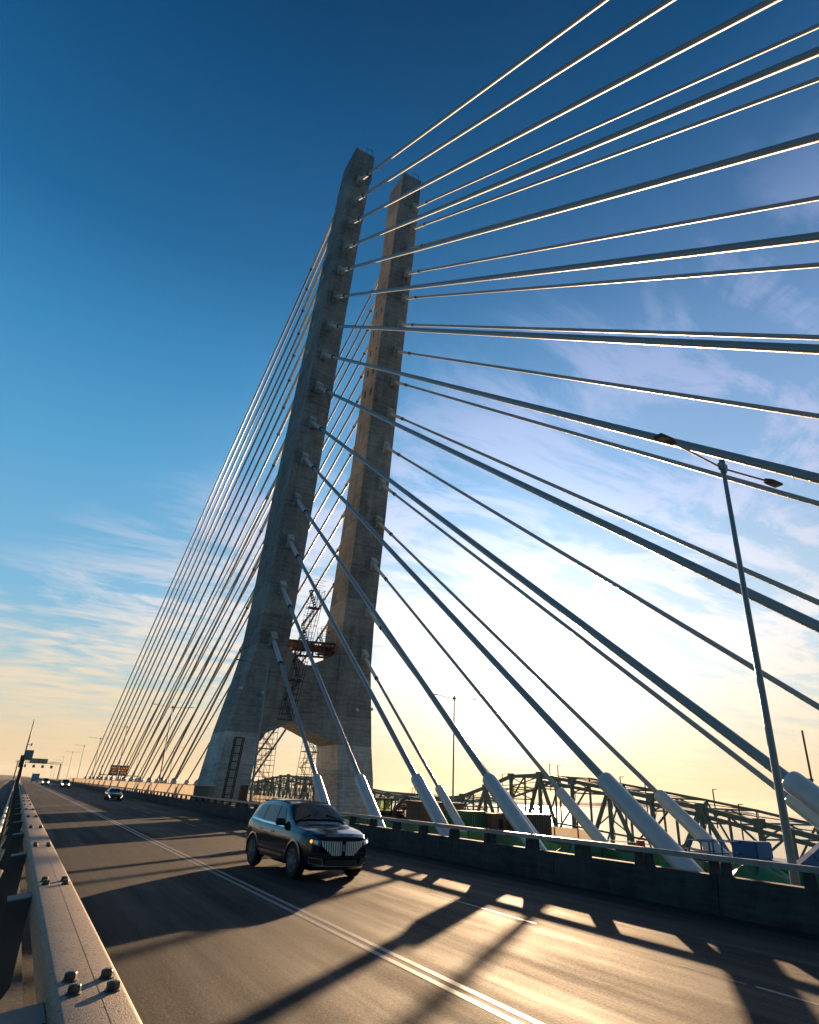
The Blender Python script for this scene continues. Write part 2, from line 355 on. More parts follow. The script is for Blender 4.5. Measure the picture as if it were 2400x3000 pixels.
structure('work_ground', MB().span(-150, -14, 20, 1500, -14.5, -13.5), 'gravel')
bank = MB().prism([(-60, -13.4), (-40, -13.4), (-47, -2.5), (-60, -1.5)], 260, 900, 'y')
structure('earth_bank', bank, 'tan')
# painted lines: one object per line
for nm, x, w in (('edge_line', 1.35, .12), ('solid_line', 5.74, .115), ('solid_line', 5.98, .115), ('edge_line', 14.4, .1)):
    if nm == 'edge_line' and x < 5: continue
    if x > 14: continue
    structure(nm, MB().add([(x-w/2, -12, .004), (x+w/2, -12, .004), (x+w/2, ROAD_END-10, .004), (x-w/2, ROAD_END-10, .004)], [(0, 1, 2, 3)]), 'marking')
y = 4.4; k = 0
dl = MB(); sl = MB()
while y < 240:
    if y < 200:
        dl.add([(10.20, y, .004), (10.27, y, .004), (10.27, y+3, .004), (10.20, y+3, .004)], [(0, 1, 2, 3)])
        sl.add([(10.19, y+3.15, .003), (10.225, y+3.15, .003), (10.24, y+4.3, .003), (10.21, y+4.3, .003)], [(0, 1, 2, 3)])
    y += 8.0
structure('dashed_lane_line', dl, 'marking'); structure('tar_seams', sl, 'sealer')

# ------------------------------------------------------------------ left steel barrier
K = .6
gr = thing('guardrail', 'pale steel box beam barrier with paired bolts running beside the road at lower left', 'guardrail')
zt = HC-K; x0, x1 = .245, .462
mb = MB(); prof = [(x0+.02, zt), (x1-.02, zt), (x1-.006, zt-.006), (x1, zt-.02), (x1, zt-.13), (x1-.02, zt-.15), (x0+.02, zt-.15), (x0, zt-.13), (x0, zt-.02), (x0+.006, zt-.006)]
mb.prism(prof, -3, 330, 'y'); mb.build('beam', 'rail', gr, smooth=True, auto=60)
bpr = [(-.010, 0), (.024, 0), (.024, .004), (.019, .005)]
def bolt_mb():
    q = MB(); q.lathe([(.024, 0), (.024, .004), (.020, .006)], 18)
    q.lathe([(.018, .005), (.020, .008), (.020, .022), (.017, .025)], 6); q.lathe([(.010, .022), (.010, .027)], 12); return q
b0 = None
gy = []
y = 2.62
for g in range(25):
    gy.append(y)
    for dx in (.302, .412):
        for dy in (-.078, .078):
            if b0 is None: b0 = bolt_mb().build('bolt', 'bolt', gr, smooth=True, auto=30); o = b0
            else: o = b0.copy(); COL.objects.link(o)
            o.location = (dx, y+dy, zt); o.rotation_euler = (0, 0, random.random()*1.0)
    y += 2.56 if g else 2.40
# brackets carrying the beam from the left
def bracket():
    q = MB()
    for dy in (-.11, .11):
        q.prism([(x0-.001, zt-.06), (x0-.001, zt-.50), (-.02, zt-.95), (-.10, zt-.95), (.07, zt-.34), (.12, zt-.08)], dy-.008, dy+.008, 'y')
    q.prism([(.12, zt-.078), (x0-.003, zt-.058), (x0-.003, zt-.073), (.125, zt-.093)], -.10, .10, 'y')
    q.prism([(.068, zt-.34), (.082, zt-.34), (-.083, zt-.94), (-.097, zt-.94)], -.10, .10, 'y')
    q.box((-.06, 0, zt-.965), (.34, .36, .025))
    for dx in (-.16, .05):
        for dy in (-.145, .145): q.lathe([(.036, 0), (.036, .022), (.028, .03)], 14, (dx-.01, dy, zt-.953))
    return q
p0 = None
for i, y in enumerate([.25]+gy+[gy[-1]+2.56*j for j in range(1, 40)]):
    if p0 is None: p0 = bracket().build('bracket_post', 'bracket', gr, smooth=True, auto=30); o = p0
    else: o = p0.copy(); COL.objects.link(o)
    o.location = (0, y, 0)
MB().prism([(-.28, .42), (.44, 0), (.60, 0), (.50, .12), (.44, .82), (-.20, .82)], -6, 330, 'y').build('concrete_kerb', 'parapet', gr)
q = MB(); q.tube((.08, -3, zt-.48), (.08, 330, zt-.48), .055, n=14, cap=True); q.build('lower_rail', 'bracket', gr, smooth=True)

q = MB()
for k in range(60): q.span(.3752, .3760, -2+k*1.5, -2+k*1.5+1.47, zt-.001, zt+.0006)
q.build('weld_seam', 'bracket', gr)
hr = thing('handrail', 'slim round handrail tube left of the steel box beam', 'handrail')
q = MB(); q.tube((-.06, -2, 1.40), (-.06, 330, 1.40), .038, n=14); q.build('top_tube', 'handrail', hr, smooth=True)
q = MB(); q.tube((-.06, -2, 1.12), (-.06, 330, 1.12), .022, n=10); q.build('lower_tube', 'bracket', hr, smooth=True)
f0 = None
for i in range(90):
    y = 1.6+i*2.56
    if f0 is None: f0 = MB().box((-.06, 0, 1.09), (.05, .08, .58)).lathe([(.05, -.05), (.05, .05)], 12, (-.06, 0, 1.40), Matrix.Rotation(R(90), 3, 'X')).build('post', 'bracket', hr, smooth=True, auto=30); o = f0
    else: o = f0.copy(); COL.objects.link(o)
    o.location = (0, y, 0)

# ------------------------------------------------------------------ right parapet with steel rail
pr = thing('road_parapet', 'dark concrete parapet with raised steel top rail along the right of the road', 'parapet', (15.65, 0, 0))
mb = MB()
yy = -12.0
while yy < 640:
    ye = yy+5.97
    mb.prism([(0, 0), (-.015, .2), (.04, .86), (.36, .86), (.36, -.9), (0, -.9)], yy, ye, 'y')
    yy += 6.0
mb.build('concrete_wall', 'parapet', pr)
q = MB(); q.span(.10, .27, -12, 640, 1.17, 1.30); q.build('top_rail', 'galv', pr)
def rpost():
    q = MB()
    q.prism([(.08, .86), (.30, .86), (.30, .88), (.27, .90), (.25, 1.16), (.12, 1.16), (.10, .90), (.08, .88)], -.10, .10, 'y'); return q
r0 = None; n = 0; y = 4.7
while n < 100:
    for dy in (-.17, .17):
        if r0 is None: r0 = rpost().build('rail_post', 'parapet', pr); o = r0
        else: o = r0.copy(); COL.objects.link(o)
        o.location = (0, y+dy, 0); n += 1
    y += 2.42
q = MB()
while y < 330: q.box((.19, y-.17, 1.01), (.17, .2, .30)); q.box((.19, y+.17, 1.01), (.17, .2, .30)); y += 2.42
tag(q.build('rail_post', 'parapet', pr), kind='stuff')
# far parapets of the other carriageway
for x, lab in ((37.2, 'low concrete parapet beyond the work area, near edge of the far carriageway'), (54.0, 'outermost concrete parapet past the far carriageway')):
    p = thing('road_parapet', lab, 'parapet', (x, 0, 0))
    MB().prism([(0, -2.5), (0, -1.35), (.25, -1.35), (.30, -2.5)], -12, 640, 'y').build('concrete_wall', 'parapet', p)
    q = MB(); q.span(.05, .17, -12, 640, -1.12, -1.05)
    for j in range(160): q.box((.11, -10+j*4.0, -1.23), (.1, .12, .24))
    q.build('top_rail', 'galv', p)

# translucent screens
ns = thing('noise_screen', 'long pale sunlit noise screen panels standing on the parapet beyond the pylon', 'noise screen', (15.70, 0, 0))
s0 = None; y = 63.6; i = 0
while y < 268:
    if s0 is None:
        q = MB(); pts = []
        for j in range(33):
            yj = 2.5*j/32; pts.append((.03*(1 if (j//2) % 2 else -1), yj))
        vs = [(a_, b_, .90) for a_, b_ in pts]+[(a_, b_, 2.22) for a_, b_ in pts]
        q.add(vs, [(j, j+1, j+34, j+33) for j in range(32)]); s0 = q.build('screen_panel', 'screen', ns); o = s0
    else: o = s0.copy(); COL.objects.link(o)
    o.location = (.19, y, 0); y += 2.56; i += 1
q = MB(); q.span(.12, .26, 63.5, 268, 2.23, 2.29); q.build('cap_rail', 'galv', ns)
ns2 = thing('noise_screen', 'pale sunlit screen wall on the far carriageway, seen through the pylon legs', 'noise screen', (43, 0, 0))
q = MB(); q.add([(0, 44, -.75), (0, 180, -.2), (0, 180, 1.0), (0, 44, .22)], [(0, 1, 2, 3)]); q.build('screen_panel', 'screen', ns2)
q = MB()
for j in range(45): q.box((-.06, 46+j*3.0, -.6), (.08, .10, 3.1))
q.build('screen_posts', 'scaffold', ns2)
for j, (yy, lab) in enumerate(((58.2, 'short pale concrete block right of the noise screen, below the pylon ladder'), (60.4, 'pale sunlit block between the ladder and the orange post'))):
    t_ = thing('concrete_block', lab, 'block', (16.1, yy, -.9), 0, 'pale blocks at the foot of the pylon')
    MB().prism([(0, 0), (.02, 1.9), (.3, 1.9), (.34, 0)], 0, 1.9, 'y').build('block_body', 'screen', t_)

# ------------------------------------------------------------------ the pylon
py = thing('bridge_pylon', 'tall bare concrete twin mast pylon joined by a crossbeam above the deck', 'bridge pylon', (22*S, 60*S, 0))
org = Vector(py.location)
def yf(z): return 58.6-.1*(z-13)
def mast(sts):
    q = MB(); vs = []
    for z, xl, xr, dep in sts:
        f = yf(z)
        for x, y_ in ((xl, f), (xr, f), (xr, f+dep), (xl, f+dep)): vs.append(sc((x, y_, z))-org)
    n = len(sts); fs = [(0, 1, 2, 3), tuple(4*(n-1)+i for i in (3, 2, 1, 0))]
    for k in range(n-1):
        for i in range(4): fs.append((4*k+i, 4*k+(i+1) % 4, 4*k+4+(i+1) % 4, 4*k+4+i))
    return q.add(vs, fs)
A_hi = [(6.75, 15.1, 18.55, 5.5), (11, 15.9, 19.0, 5.4), (14.0, 16.4, 19.4, 5.4), (18.9, 16.65, 19.55, 5.5), (31, 16.95, 19.8, 5.5), (41.5, 17.3, 20.05, 5.2), (52.5, 17.7, 20.3, 4.9), (62.6, 18.0, 20.55, 4.4), (71.2, 18.3, 20.85, 4.1), (71.9, 18.32, 21.05, 4.05), (75.9, 18.5, 21.05, 3.8)]
A_lo = [(-35, 14.6, 17.4, 7.5), (0, 14.62, 17.7, 6.2), (2.3, 14.62, 17.8, 6.0), (6.74, 15.1, 18.1, 5.5)]
B_hi = [(6.35, 25.7, 29.25, 5.3), (9.8, 24.9, 28.8, 5.0), (13.4, 24.9, 28.3, 4.6), (18, 24.75, 28.1, 4.4), (26, 24.8, 28.1, 4.0), (36.5, 24.9, 28.0, 3.8), (49, 24.9, 27.95, 3.6), (57, 25.0, 27.95, 3.4), (64, 25.03, 27.95, 3.2), (70.8, 25.1, 27.9, 3.5), (76.0, 25.3, 27.9, 3.8)]
B_lo = [(-35, 27.2, 31.4, 7.0), (1.3, 26.3, 30.0, 5.6), (3.4, 26.05, 29.8, 5.5), (6.34, 25.7, 29.25, 5.3)]
mA = mast(A_hi).build('mast', 'concrete', py); tag(mA, 'left mast, bluish shaded side')
mB = mast(B_hi).build('mast', 'concrete', py); tag(mB, 'right mast, warmer inner side')
mast(A_lo).build('pylon_leg', 'concrete_new', py); mast(B_lo).build('pylon_leg', 'concrete_new', py)
# crossbeam: folded front, arched soffit
q = MB(); rows = [(18.2, 6.1, 15.6, .02), (18.6, 6.85, 15.4, .05), (20.0, 7.45, 14.3, .35), (21.2, 7.95, 13.6, .75), (21.7, 7.8, 13.35, .95), (22.7, 7.45, 13.35, .7), (24.0, 6.95, 14.3, .3), (25.2, 6.5, 14.9, .05), (25.8, 6.3, 15.0, .02)]
vs = []
for x, zb, zu, rec in rows:
    for z, d in ((zb, rec), (zu, rec)): vs.append(sc((x, yf(z)+d+.05, z))-org)
    for z in (zb, zu): vs.append(sc((x, yf(z)+4.9, z))-org)
fs = []
for k in range(len(rows)-1):
    a0, b0_ = 4*k, 4*k+4
    fs += [(a0, b0_, b0_+1, a0+1), (a0+2, a0+3, b0_+3, b0_+2), (a0, a0+2, b0_+2, b0_), (a0+1, b0_+1, b0_+3, a0+3)]
q.add(vs, fs).build('crossbeam', 'concrete', py)
# raised channel strip and form edges on each front face
for pts in ([(15.0, 17.4), (31, 18.0), (52, 18.6), (71, 19.4)], [(15.0, 26.9), (31, 26.85), (52, 26.85), (71, 26.9)]):
    q = MB(); vs = []
    for z, xc in pts:
        for dx, dy in ((-.36, -.03), (.36, -.03), (.36, .06), (-.36, .06)): vs.append(sc((xc+dx, yf(z)+dy, z))-org)
    n = len(pts); fs = [(0, 1, 2, 3), tuple(4*(n-1)+i for i in (3, 2, 1, 0))]
    for k in range(n-1):
        for i in range(4): fs.append((4*k+i, 4*k+(i+1) % 4, 4*k+4+(i+1) % 4, 4*k+4+i))
    q.add(vs, fs).build('anchor_channel', 'concrete', py)
# little openings on the inner side of the right mast
for i in range(10):
    z = 44+i*2.75
    for dy in (.9, 2.4): MB().box(sc((24.97+.012*(z-50), yf(z)+dy, z+dy*.3))-org, (.12, .34, 1.0)).build('side_opening', 'black', py)
# top railings
for xa, xb in ((18.7, 20.9), (25.5, 27.7)):
    q = MB(); f = yf(76)
    for x in (xb-.9, xb-.1): q.tube(sc((x, f+.3, 75.9))-org, sc((x, f+.3, 77.3))-org, .04, n=6)
    q.tube(sc((xb-.95, f+.3, 77.2))-org, sc((xb-.05, f+.3, 77.2))-org, .04, n=6)
    q.tube(sc((xa+.1, f+.4, 75.9))-org, sc((xa+.1, f+.4, 77.1))-org, .04, n=6)
    q.tube(sc((xa+.3, f+.8, 75.9))-org, sc((xa+.3, f+.8, 77.2))-org, .04, n=6)
    q.build('roof_railing', 'scaffold', py)
# small flood lights on brackets
for x, z in ((17.6, 10.2), (27.2, 9.6), (28.75, 9.8), (15.6, 10.4)):
    o = MB().lathe([(.10, 0), (.17, .12), (.17, .26), (.05, .30)], 12, rot=Matrix.Rotation(R(90), 3, 'X')).build('flood_light', 'tube', py, smooth=True); o.location = sc((x, yf(z)-.02, z))-org

# ------------------------------------------------------------------ stays
A_an = [(17.8, 58.4, 15.2), (17.9, 57.9, 20.1), (17.9, 57.4, 24.7), (18.0, 57.0, 29.1), (18.1, 56.5, 33.6), (18.3, 56.1, 37.8), (18.4, 55.7, 42.0), (18.4, 55.3, 46.1), (18.5, 54.9, 49.8), (18.7, 54.5, 53.7), (18.8, 54.2, 57.4), (19.0, 53.8, 60.7), (19.1, 53.5, 64.3), (19.2, 53.1, 67.7), (19.4, 52.8, 71.0)]
A_dk = [(18.3, 43.0), (18.2, 35.7), (18.2, 28.7), (18.2, 22.3), (18.2, 15.3), (18.2, 8.4), (18.2, 1.6), (18.1, -5.0), (18.1, -11.7), (17.9, -18.0), (17.8, -24.3), (17.6, -30.4), (17.4, -35.6), (17.0, -40.6), (16.4, -45.0)]
B_an = [(27.3, 58.4, 14.8), (27.2, 58.0, 19.4), (27.2, 57.5, 24.3), (27.2, 57.0, 28.9), (27.1, 56.6, 33.2), (27.1, 56.1, 37.6), (27.1, 55.7, 41.8), (27.1, 55.3, 45.9), (27.1, 54.9, 49.9), (27.1, 54.5, 53.6), (27.2, 54.2, 57.4), (27.2, 53.8, 61.0), (27.2, 53.4, 64.7), (27.3, 53.1, 67.9), (27.3, 52.8, 71.3)]
B_dk = [(27.3, 41.4), (27.3, 33.7), (27.3, 28.2), (27.3, 21.1), (27.3, 14.5), (27.4, 8.2), (27.4, 1.8), (27.4, -4.9), (27.4, -11.3), (27.5, -17.7), (27.4, -23.9), (27.4, -30.1), (27.4, -36.0), (27.3, -42.4), (27.3, -48.4)]
A_bk = [80, 98, 107.5, 118, 128, 138, 148.5, 158, 169, 179, 189.5, 199.5, 210, 221, 236]
B_bk = [95, 102, 110, 118, 126, 134, 145, 155, 166, 176, 187, 197, 208, 219, 230]
def stay(P, D, rad, tube_r, tube_top, helix, label, group, pipe):
    """P anchor on mast, D point at deck level (true scene coordinates); local Z runs from deck to mast"""
    ax = P-D; ln = ax.length; u = ax.normalized()
    # extend below the deck level to the centre deck
    D0 = D-u*((D.z+1.1)/u.z); ln = (P-D0).length
    t_ = thing('stay_cable', label, 'stay cable', D0, 0, group)
    t_.rotation_mode = 'QUATERNION'; t_.rotation_quaternion = u.to_track_quat('Z', 'Y')
    zt_ = (tube_top-D0.z)/u.z
    q = MB(); q.tube((0, 0, zt_-.4), (0, 0, ln), rad, n=14, cap=False); q.build('cable', 'stay', t_, smooth=True, auto=60)
    if helix:
        pitch = .62; L0, L1 = zt_+.2, ln-pipe-.2
        L1 = min(L1, helix); seg = 10; n_ = int((L1-L0)/pitch*seg); vs = []; fs = []; hr_ = .009
        for i in range(n_+1):
            a_ = 2*math.pi*i/seg; z = L0+pitch*i/seg; c_, s_ = math.cos(a_), math.sin(a_)
            vs += [(c_*(rad-.004), s_*(rad-.004), z-.03), (c_*(rad+hr_), s_*(rad+hr_), z), (c_*(rad-.004), s_*(rad-.004), z+.03)]
        for i in range(n_):
            for j in (0, 1): fs.append((3*i+j, 3*i+j+1, 3*i+3+j+1, 3*i+3+j))
        q = MB(); q.add(vs, fs); q.build('helical_fillet', 'fillet', t_)
    q = MB(); q.lathe([(rad*1.32, ln-pipe), (rad*1.32, ln-.3), (rad*1.75, ln-.28), (rad*1.75, ln+.4)], 16); q.build('guide_pipe', 'tube', t_, smooth=True, auto=35)
    q = MB(); q.lathe([(rad*1.52, ln-pipe-.10), (rad*1.52, ln-pipe+.16)], 16); q.build('collar', 'collar', t_, smooth=True, auto=35)
    r = tube_r; q = MB()
    q.lathe([(r, 0), (r, zt_-.24), (r*.98, zt_-.12), (r*.88, zt_-.04), (r*.72, zt_), (rad, zt_+.01)], 28); q.build('anchor_tube', 'tube', t_, smooth=True, auto=50)
    return t_
def corbel(P, u, w=.62):
    """faceted anchor block standing out of the mast face, square to the stay"""
    o_ = P-org; q = MB(); d = (-u); down = Vector((0, 0, -1))
    face = o_+d*.75
    sx = Vector((1, 0, 0)); up_ = d.cross(sx).normalized()
    if up_.z < 0: up_ = -up_
    vs = []
    for c_, h1, h2 in ((o_+Vector((0, .25, .0)), .85, .85), (face, .42, .42)):
        for a_, b_ in ((-1, -h1), (1, -h1), (1, h2), (-1, h2)):
            if c_ is face: vs.append(c_+sx*a_*w*.46*S+up_*b_*S*1.05)
            else: vs.append(c_+sx*a_*w*.5*S+Vector((0, 0, 1))*b_*S*1.05)
    q.add(vs, [(0, 1, 2, 3), (7, 6, 5, 4), (0, 4, 5, 1), (1, 5, 6, 2), (2, 6, 7, 3), (3, 7, 4, 0)])
    return q.build('anchor_block', 'concrete_new', py)
for nm, an, dk, bk, r, side in (('A', A_an, A_dk, A_bk, .168, 'left'), ('B', B_an, B_dk, B_bk, .135, 'right')):
    for i in range(15):
        P = sc(an[i]); D = sc((dk[i][0], dk[i][1], 1.0)); u = (P-D).normalized()
        corbel(P, u)
        stay(P, D, r, .345 if nm == 'A' else .33, sc((0, 0, 3.2 if nm == 'A' else 2.9)).z, 62 if nm == 'A' else 48,
             '%s stay from the front of the %s mast, slanting towards the viewer' % (ORD[i], side), 'front stays of the %s mast' % side, 4.6)
        # back stay
        Pb = sc((an[i][0]-(.3+.06*i if nm == 'A' else .15), an[i][1]+(3.6 if nm == 'A' else 3.0), an[i][2]*.965)); x = 18.2 if nm == 'A' else 27.3
        if nm == 'B' and i == 0: Pb = sc((27.3, 61.6, 17.9))
        Db = sc((x, bk[i], 1.0))
        stay(Pb, Db, .145, .40, sc((0, 0, 2.7)).z, 0,
             '%s stay from the back of the %s mast, running away to the far deck' % (ORD[i], side), 'back stays of the %s mast' % side, 9.0)

# ------------------------------------------------------------------ scaffolds, ladder, formwork
def stair_tower(name, label, cat, loc, w, d, hgt, lean=(0, 0), lift=1.9, rz=0):
    t_ = thing(name, label, cat, loc, rz)
    q = MB(); nl = int(hgt/lift)
    X = lambda z, k: lean[0]*z/hgt+k*w/2; Yv = lambda z, k: lean[1]*z/hgt+k*d/2
    for i in (-1, 0, 1):
        for j in (-1, 1): q.tube((X(0, i), Yv(0, j), 0), (X(hgt, i), Yv(hgt, j), hgt), .032, n=5)
    for k in range(nl+1):
        z = k*lift
        for j in (-1, 1):
            for dz_ in (0, .55, 1.1):
                q.tube((X(z, -1), Yv(z, j), z+dz_), (X(z, 1), Yv(z, j), z+dz_), .022, n=4)
            if k < nl: q.tube((X(z, -1 if k % 2 else 1), Yv(z, j), z), (X(z+lift, 0), Yv(z+lift, j), z+lift), .02, n=4)
        for i in (-1, 1): q.tube((X(z, i), Yv(z, -1), z), (X(z, i), Yv(z, 1), z), .028, n=4)
    q.build('scaffold_frame', 'scaffold', t_)
    q = MB()
    for k in range(nl):
        z = k*lift; s_ = 1 if k % 2 else -1
        p, e = Vector((X(z, -s_)*.8, Yv(z, 0), z)), Vector((X(z+lift, s_)*.8, Yv(z+lift, 0), z+lift))
        for jy in (-.3, .3): q.bar(p+Vector((0, jy, 0)), e+Vector((0, jy, 0)), .03, .06)
        for st in range(8):
            c_ = p.lerp(e, (st+.5)/8); q.box(c_, (.22, .6, .03))
    q.build('stair_flights', 'scaffold', t_)
    for k in range(0, nl+1, 2): MB().box((X(k*lift, 0), Yv(k*lift, 0), k*lift-.05), (w*.98, d, .04)).build('platform', 'wood', t_)
    return t_
stair_tower('scaffold_tower', 'scaffold stair tower with zigzag flights standing under the left of the pylon arch', 'scaffold tower', (25.6, 81.5, -.9), 2.4, 1.6, 12.0)
stair_tower('scaffold_tower', 'leaning scaffold stair tower beside the right leg inside the pylon arch', 'scaffold tower', (31.0, 81.5, -.9), 2.0, 1.6, 10.5, lean=(.9, 0))
stair_tower('scaffold_tower', 'thin scaffold stair climbing the inner face of the left mast above the crossbeam', 'scaffold tower', sc((19.5, 57.0, 7.9)), 1.3, .8, 13.4, lean=(1.9, -.2))
stair_tower('scaffold_tower', 'small scaffold tower on the right end of the crossbeam', 'scaffold tower', sc((24.3, 62.0, 15.1)), 1.2, 1.1, 2.9)
lt = thing('cage_ladder', 'dark caged access ladder leaning on the pale left pylon leg', 'ladder', sc((15.7, 58.9, 1.0)))
q = MB(); top = sc((16.0, 58.6, 6.2))-Vector(lt.location)
for k in range(9):
    p = top*(k/8)
    for dx in (-.38, .38):
        for dy in (-.6, -.05):
            if k < 8: q.bar(p+Vector((dx, dy, 0)), top*((k+1)/8)+Vector((dx, dy, 0)), .09)
    for dy in (-.6, -.05): q.bar(p+Vector((-.38, dy, 0)), p+Vector((.38, dy, 0)), .07)
    for dx in (-.38, .38): q.bar(p+Vector((dx, -.6, 0)), p+Vector((dx, -.05, 0)), .06)
q.build('ladder_frame', 'scaffold', lt)
q = MB()
for k in range(30): q.bar(top*((k+.5)/30)+Vector((-.16, -.12, 0)), top*((k+.5)/30)+Vector((.2, -.12, 0)), .035)
q.build('rungs', 'scaffold', lt)
fw = thing('formwork_truss', 'rust orange steel formwork truss spanning the dip above the crossbeam', 'formwork', sc((19.9, 60.0, 14.7)))
e = sc((24.9, 60.0, 15.0))-Vector(fw.location)
for dy in (0, 3.4):
    q = MB()
    for dz_ in (0, .95): q.bar((0, dy, dz_), (e.x, dy, e.z+dz_), .16, .22)
    for k in range(9):
        x = e.x*k/8; z = e.z*k/8
        q.bar((x, dy, z), (x, dy, z+.95), .20 if k % 3 == 0 else .1)
        if k < 8 and k % 2: q.bar((x, dy, z), (e.x*(k+1)/8, dy, e.z*(k+1)/8+.95), .09)
    q.build('truss_frame', 'orange', fw)
MB().span(0, e.x, .2, 3.3, .85, .93).build('deck_boards', 'orange', fw)

# ------------------------------------------------------------------ lamps
def lamp_post(label, loc, arms, h_=12.4, r=.098, group='street lamps along the road edge'):
    t_ = thing('street_lamp', label, 'street lamp', loc, 0, group)
    q = MB(); q.tube((0, 0, 0), (0, 0, h_), r*1.15, r*.62, n=14); q.build('pole', 'galv', t_, smooth=True, auto=50)
    q = MB(); q.lathe([(r*.95, h_-.42), (r*.95, h_+.04)], 10); q.box((0, 0, h_-.2), (.34, .10, .22))
    q.build('pole_cap', 'galv', t_)
    for s_ in arms:
        q = MB(); q.tube((s_*.08, 0, h_-.25), (s_*2.2, 0, h_-.05), .032, n=8); q.build('arm', 'galv', t_, smooth=True)
        x0_ = s_*2.15; q = MB(); zc = h_-.03
        pl = [(0, -.05), (.12, -.11), (.26, -.145), (.76, -.145), (.78, -.13), (.78, .13), (.76, .145), (.26, .145), (.12, .11), (0, .05)]
        pts = [(x0_+s_*a_, b_) for a_, b_ in pl]; q.prism(pts, zc-.03, zc+.035, 'z'); hd = q.build('lamp_head', 'bracket', t_)
        q = MB(); q.span(min(x0_+s_*.38, x0_+s_*.70), max(x0_+s_*.38, x0_+s_*.70), -.11, .11, zc-.036, zc-.0325); q.build('lamp_glass', 'lens', hd)
    return t_
posts = [(10.8, (-1, 1), 'tall double arm street lamp nearest the viewer, at the right edge'),
         (56.1, (-1,), 'single arm street lamp in front of the left pylon leg'),
         (99.1, (-1, 1), 'double arm street lamp seen among the back stays, nearest behind the pylon'),
         (145.9, (-1,), 'single arm street lamp among the back stays, beyond the nearest double one'),
         (197, (-1, 1), 'double arm street lamp at the left edge of the back stays'),
         (250, (-1,), 'single arm street lamp just left of the outermost back stay'),
         (318, (-1, 1), 'double arm street lamp on open sky left of the stays'),
         (399, (-1,), 'single arm street lamp right of the road gantry'),
         (495, (-1, 1), 'distant double arm street lamp behind the gantry post'),
         (560, (-1,), 'tiny farthest single arm street lamp behind the gantry')]
for y, arms, lab in posts: lamp_post(lab, (17.0 if y < 240 else 17.0+(y-240)*.012, y, -.9 if y < 200 else 0), arms, 13.3 if y < 200 else 12.4)
for y, arms, lab in ((61, (-1, 1), 'dark double arm street lamp standing against the glowing sky right of the pylon'), (217, (1,), 'faint single arm street lamp near the foot of the left pylon leg'), (288, (-1, 1), 'faint distant double arm street lamp low among the back stays')):
    lamp_post(lab, (39.9, y, -2.2), arms, 14.6, group='street lamps of the far carriageway')
t_ = thing('mast_pole', 'thin dark pole with a small lamp at the right picture edge', 'pole', (51.4, 30, -2.2))
MB().tube((0, 0, 0), (0, 0, 10.3), .09, .07, n=8).build('pole', 'scaffold', t_)
MB().box((-.45, 0, 6.8), (.9, .3, .14)).build('lamp_head', 'scaffold', t_)

# camera pole at the left barrier
t_ = thing('camera_pole', 'tall thin pole with grey equipment boxes beside the left barrier', 'pole', (.15, 66, .42))
MB().tube((0, 0, 0), (.0, 0, 3.2), .20, .12, n=10).tube((0, 0, 3.2), (0, 0, 6.4), .075, .03, n=8).build('pole', 'scaffold', t_)
MB().box((.30, 0, 3.55), (.62, .3, .80)).build('equipment_box', 'signback', t_)
MB().box((-.12, .0, 3.05), (.30, .34, .95)).build('battery_box', 'scaffold', t_)
MB().tube((0, 0, 4.4), (.28, 0, 4.35), .025, n=6).lathe([(.07, -.1), (.07, .1)], 8, (.32, 0, 4.4)).build('camera', 'scaffold', t_)
MB().box((-.12, -.1, .52), (.22, .12, .3)).build('blue_lamp', 'blue', t_)

# gantry
g = thing('sign_gantry', 'road sign gantry spanning the road in the far distance at left', 'gantry', (0, 376, 0))
MB().box((17.2, 0, 3.9), (.5, .5, 8.6)).build('gantry_post', 'signback', g)
MB().box((-1.2, 0, 4.0), (.5, .5, 8.8)).build('gantry_post', 'signback', g)
q = MB(); q.box((7.6, 0, 8.1), (19.8, .35, .22)).box((7.6, 0, 8.75), (19.8, .35, .16))
for k in range(18): q.bar((-1.6+k*1.08, 0, 8.1), (-1.0+k*1.08, 0, 8.75), .1)
q.build('gantry_beam', 'signback', g)
sg = MB().box((7.4, -.5, 9.0), (7.6, .3, 2.2)).build('sign_board', 'signface', g)
for k in range(4): MB().box((4.6+k*1.85, -.68, 9.05), (1.5, .03, 1.5)).build('sign_panel', 'signpale', sg)
for x in (2.0, 5.8, 9.6, 13.4): MB().box((x, -.3, 6.6), (1.1, .25, 1.2)).box((x, -.3, 7.5), (.12, .1, .9)).build('lane_signal', 'signface', g)
v_ = thing('message_sign', 'dark variable message sign with glowing amber characters behind the back stays', 'message sign', (34.5, 262, 0))
MB().box((-1, 0, 3.6), (.3, .3, 7.2)).box((-9.5, 0, 3.4), (.3, .3, 6.8)).build('sign_post', 'scaffold', v_)
MB().box((-3.2, 0, 3.8), (13, .25, .25)).build('sign_beam', 'scaffold', v_)
MB().box((-4.0, -.3, 5.4), (5.6, .5, 3.3)).build('sign_face', 'signface', v_)
q = MB()
for row, z in enumerate((6.2, 5.4, 4.6)):
    for xw, ww in ((-6.2, 1.7), (-3.4, 2.6)) if row != 1 else ((-6.0, 1.2), (-3.9, 1.7), (-2.2, .6)): q.box((xw+ww/2, -.58, z), (ww, .03, .3))
q.build('lit_characters', 'ambersign', v_)

